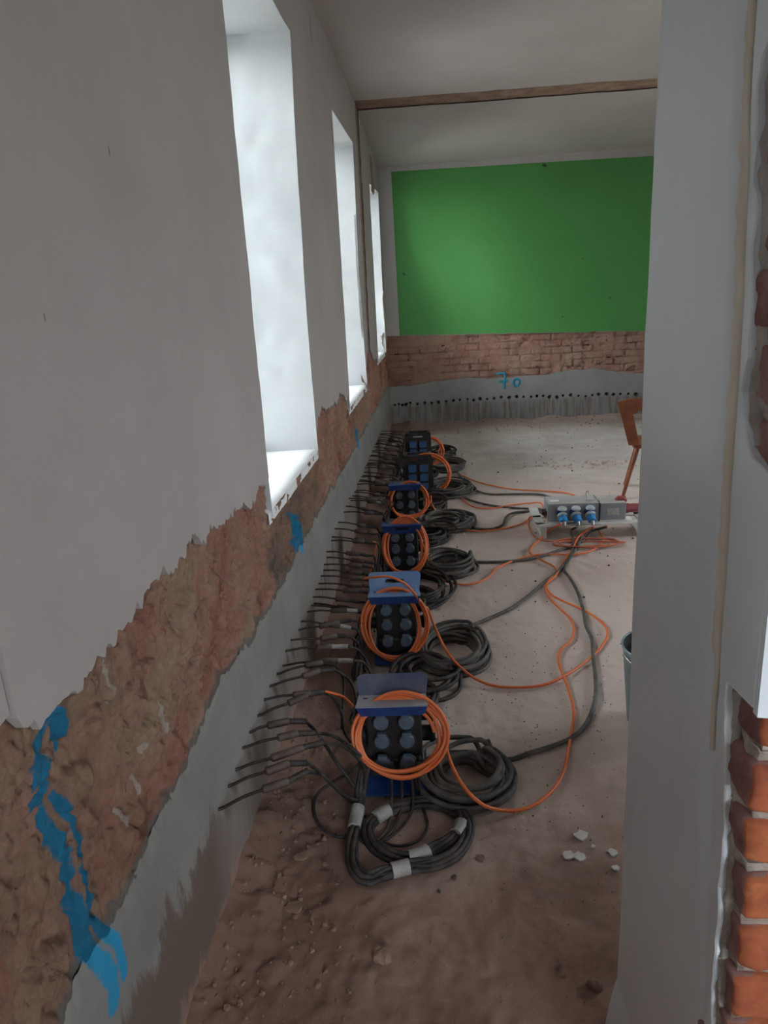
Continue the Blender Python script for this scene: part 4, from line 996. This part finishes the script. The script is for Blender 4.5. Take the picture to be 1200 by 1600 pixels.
# stand
st = thing('support_stand', (.96, DY + .16, 0), 'off-white metal stand carrying the grey distributor', 'stand')
m_ = MB()
for x_ in (-.30, .33):
    m_.box((x_, -.20, .043), (.034, .03, .084)); m_.box((x_, .20, .043), (.034, .03, .084)); m_.box((x_, 0, .014), (.034, .40, .022)); 
m_.build('foot_frame', 'stand', st, .002)
m_ = MB(); m_.box((.03, -.175, .0855), (.76, .06, .012)); m_.box((.03, .0, .0855), (.76, .05, .012)); m_.box((-.32, 0.02, .0855), (.06, .40, .012)); m_.box((.36, 0.02, .0855), (.06, .40, .012)); m_.build('rail', 'stand', st, .002)

# ------------------------------------------------------------ wooden chair
ch = thing('wooden_chair', (1.70, 5.68, 0), 'varnished brown wooden chair half hidden behind the white pier', 'chair', None, -.28)
def ctube(a, b, r0, r1, nm_): MB().tube([Vector(a).lerp(Vector(b), k / 6) for k in range(7)], [r0 + (r1 - r0) * k / 6 for k in range(7)], 10).build(nm_, 'wood', ch)
m_ = MB(); sp = [(-.20, -.19), (.20, -.19), (.23, .19), (-.23, .19)]
m_.prism([rrect(.42, .40, .05, 4)], lambda u, v, w: (u, v, .395 + w), .028); m_.build('seat', 'wood', ch, .004)
outer = [(-.325, .76), (-.24, .782), (-.12, .79), (0, .793), (.12, .79), (.24, .782), (.325, .76), (.235, .42), (.155, .42), (.21, .66), (.17, .69), (0, .70), (-.17, .69), (-.21, .66), (-.155, .42), (-.235, .42)]
m_ = MB(); m_.prism([outer], lambda u, v, w: (u, -.19 - w - (v - .42) * .18, v), .022); m_.build('backrest', 'wood', ch, .004)
for sx, sy in ((-1, -1), (1, -1), (-1, 1), (1, 1)): ctube((sx * .17, sy * .15, .40), (sx * .265, sy * .20, .004), .019, .013, 'leg')
m_ = MB(); m_.prism([rrect(.05, .05, .008, 2, -.20, -.16)], lambda u, v, w: (u, v, .423 + w), .012); m_.build('seat_corner', 'ceered', ch)

# ------------------------------------------------------------ bucket
bk = thing('metal_bucket', (.79, 2.47, 0), 'grey-green metal bucket standing behind the white pier', 'bucket')
m_ = MB(); m_.tube([(0, 0, .003), (0, 0, .012), (0, 0, .305), (0, 0, .318), (0, 0, .322)], [.115, .122, .146, .150, .147], 40, True)
m_.f = m_.f[:-1]; m_.sm = m_.sm[:-1]; m_.build('bucket_body', 'bucket', bk)
m_ = MB(); m_.tube([(0, 0, .322), (0, 0, .30), (0, 0, .10)], [.147, .143, .125], 40, False); m_.tube([(0, 0, .10), (0, 0, .101)], [.125, .125], 40, True); m_.build('bucket_lining', 'bucket_in', bk)
m_ = MB(); m_.tube([(.149 * math.cos(a), .149 * math.sin(a), .32) for a in [2 * math.pi * k / 40 for k in range(41)]], .004, 8); m_.build('rim', 'bucket', bk)
m_ = MB(); m_.tube([(.15 * math.cos(a), -.02 - .13 * abs(math.sin(a)), .30 - .02 * math.sin(a)) for a in [math.pi * k / 20 for k in range(21)]], .003, 6); m_.build('handle', 'wire', bk)

# ------------------------------------------------------------ debris
def flake(px, py, r, seed, th=.006):
    c = fz(px, py, 0); Rr = random.Random(seed); n = 11
    a = [(r * (.6 + .5 * Rr.random()) * math.cos(2 * math.pi * k / n), r * (.5 + .5 * Rr.random()) * math.sin(2 * math.pi * k / n)) for k in range(n)]
    m_ = MB(); m_.prism([a], lambda u, v, w: (u, v, w + .15 * u * nz(seed, 0, 0)), th); return m_, c
FL = [(909, 1306, .026, 'upper flake of the white plaster flakes near the pier'), (889, 1337, .022, 'left flake of the lower white plaster pair near the pier'), (906, 1338, .022, 'right flake of the lower white plaster pair near the pier'),
      (958, 1333, .018, 'white plaster flake closest to the pier'), (962, 1358, .012, 'small white flake in front of the flake closest to the pier'), (927, 1322, .008, 'tiny white flake between the flakes and the pier'),
      (985, 1300, .014, 'white plaster flake at the foot of the pier'), (751, 1338, .018, 'pale stone chip right of the looped cable bundle'), (458, 1417, .030, 'grey plaster flake on the dirt left of the looped bundle'), (470, 1343, .022, 'flat pale chip left of the looped bundle')]
for k, (px, py, r, lb) in enumerate(FL):
    m_, c = flake(px, py, r, k + 1); o = m_.build('plaster_flake', 'flake' if k < 7 else 'crumb', None, .001, 1); o.location = (c.x, c.y, floor_h(c.x, c.y) + .002); tag(o, lb, 'plaster flake', 'plaster flakes on the floor')
def rock(c, r, seed):
    V, Fc = lump((0, 0, 0), (r * 2, r * 1.6, r * 1.2), r * .35, .9 / r, seed, 4); return V, Fc
ST_ = [(597, 1497, .022, 'brown brick crumb alone in front of the looped cable'), (710, 1370, .008, 'small dark stone below the looped bundle'), (686, 1393, .006, 'tiny dark stone in front of the bundle'), (930, 1540, .016, 'brick crumb near the foot of the pier'), (875, 1511, .008, 'pale pebble left of the pier foot')]
for k, (px, py, r, lb) in enumerate(ST_):
    c = fz(px, py, 0); V, Fc = rock(c, r, k); o = MB().add(V, Fc).build('brick_crumb', 'crumb' if k in (0, 3, 4) else 'darkcrumb'); o.location = (c.x, c.y, floor_h(c.x, c.y) + r * .4); o.rotation_euler = (0, 0, k); tag(o, lb, 'rubble')
RG = random.Random(9)
def grit(name, mat, n, fn, label):
    m_ = MB()
    for _ in range(n):
        x, y, r = fn(); z = floor_h(x, y)
        a = [RG.uniform(.6, 1.2) for _ in range(6)]; t0 = RG.uniform(0, 6)
        base = [(x + r * a[k] * math.cos(t0 + k * 1.047), y + r * a[k] * math.sin(t0 + k * 1.047), z - .002) for k in range(6)]
        tops = [(x + (p[0] - x) * .55 + r * .1, y + (p[1] - y) * .55, z + r * RG.uniform(.5, 1.0)) for p in base]
        m_.add(base + tops, [(k, (k + 1) % 6, 6 + (k + 1) % 6, 6 + k) for k in range(6)] + [tuple(range(6, 12))])
    o = m_.build(name, mat); o['kind'] = 'stuff'; tag(o, label, 'rubble'); return o
def g_near():
    y = RG.uniform(.9, 3.2); return RG.uniform(-.6, .9 if y > 1.4 else .3), y, .001 + .0035 * RG.random() ** 5
def g_edge():
    y = RG.uniform(1.0, 2.6); return -.60 + .34 * RG.random() ** 1.4, y, .0015 + .009 * RG.random() ** 4
def g_far():
    y = RG.uniform(3, 9); return RG.uniform(-.4, 2.6), y, .003 + .008 * RG.random() ** 4
def g_back():
    return RG.uniform(-.4, 3), 9.1 - .5 * RG.random() ** 2, .004 + .014 * RG.random() ** 4
grit('floor_grit', 'crumb', 3200, g_near, 'fine brick grit scattered over the near floor')
grit('dirt_crumbs', 'crumb', 900, g_edge, 'loose brown dirt crumbs along the foot of the left wall')
grit('dark_grit', 'darkcrumb', 500, g_far, 'dark specks of grit over the middle floor')
grit('rubble_line', 'palecrumb', 600, g_back, 'reddish rubble along the foot of the green wall')
grit('dark_rubble', 'crumb', 130, g_back, 'dark crumbs along the foot of the back wall')
def g_heap(): 
    return RG.gauss(1.32, .3), RG.gauss(6.75, .10), .004 + .016 * RG.random() ** 4
grit('rubble_heap', 'palecrumb', 220, g_heap, 'low streak of rubble on the floor near the chair')
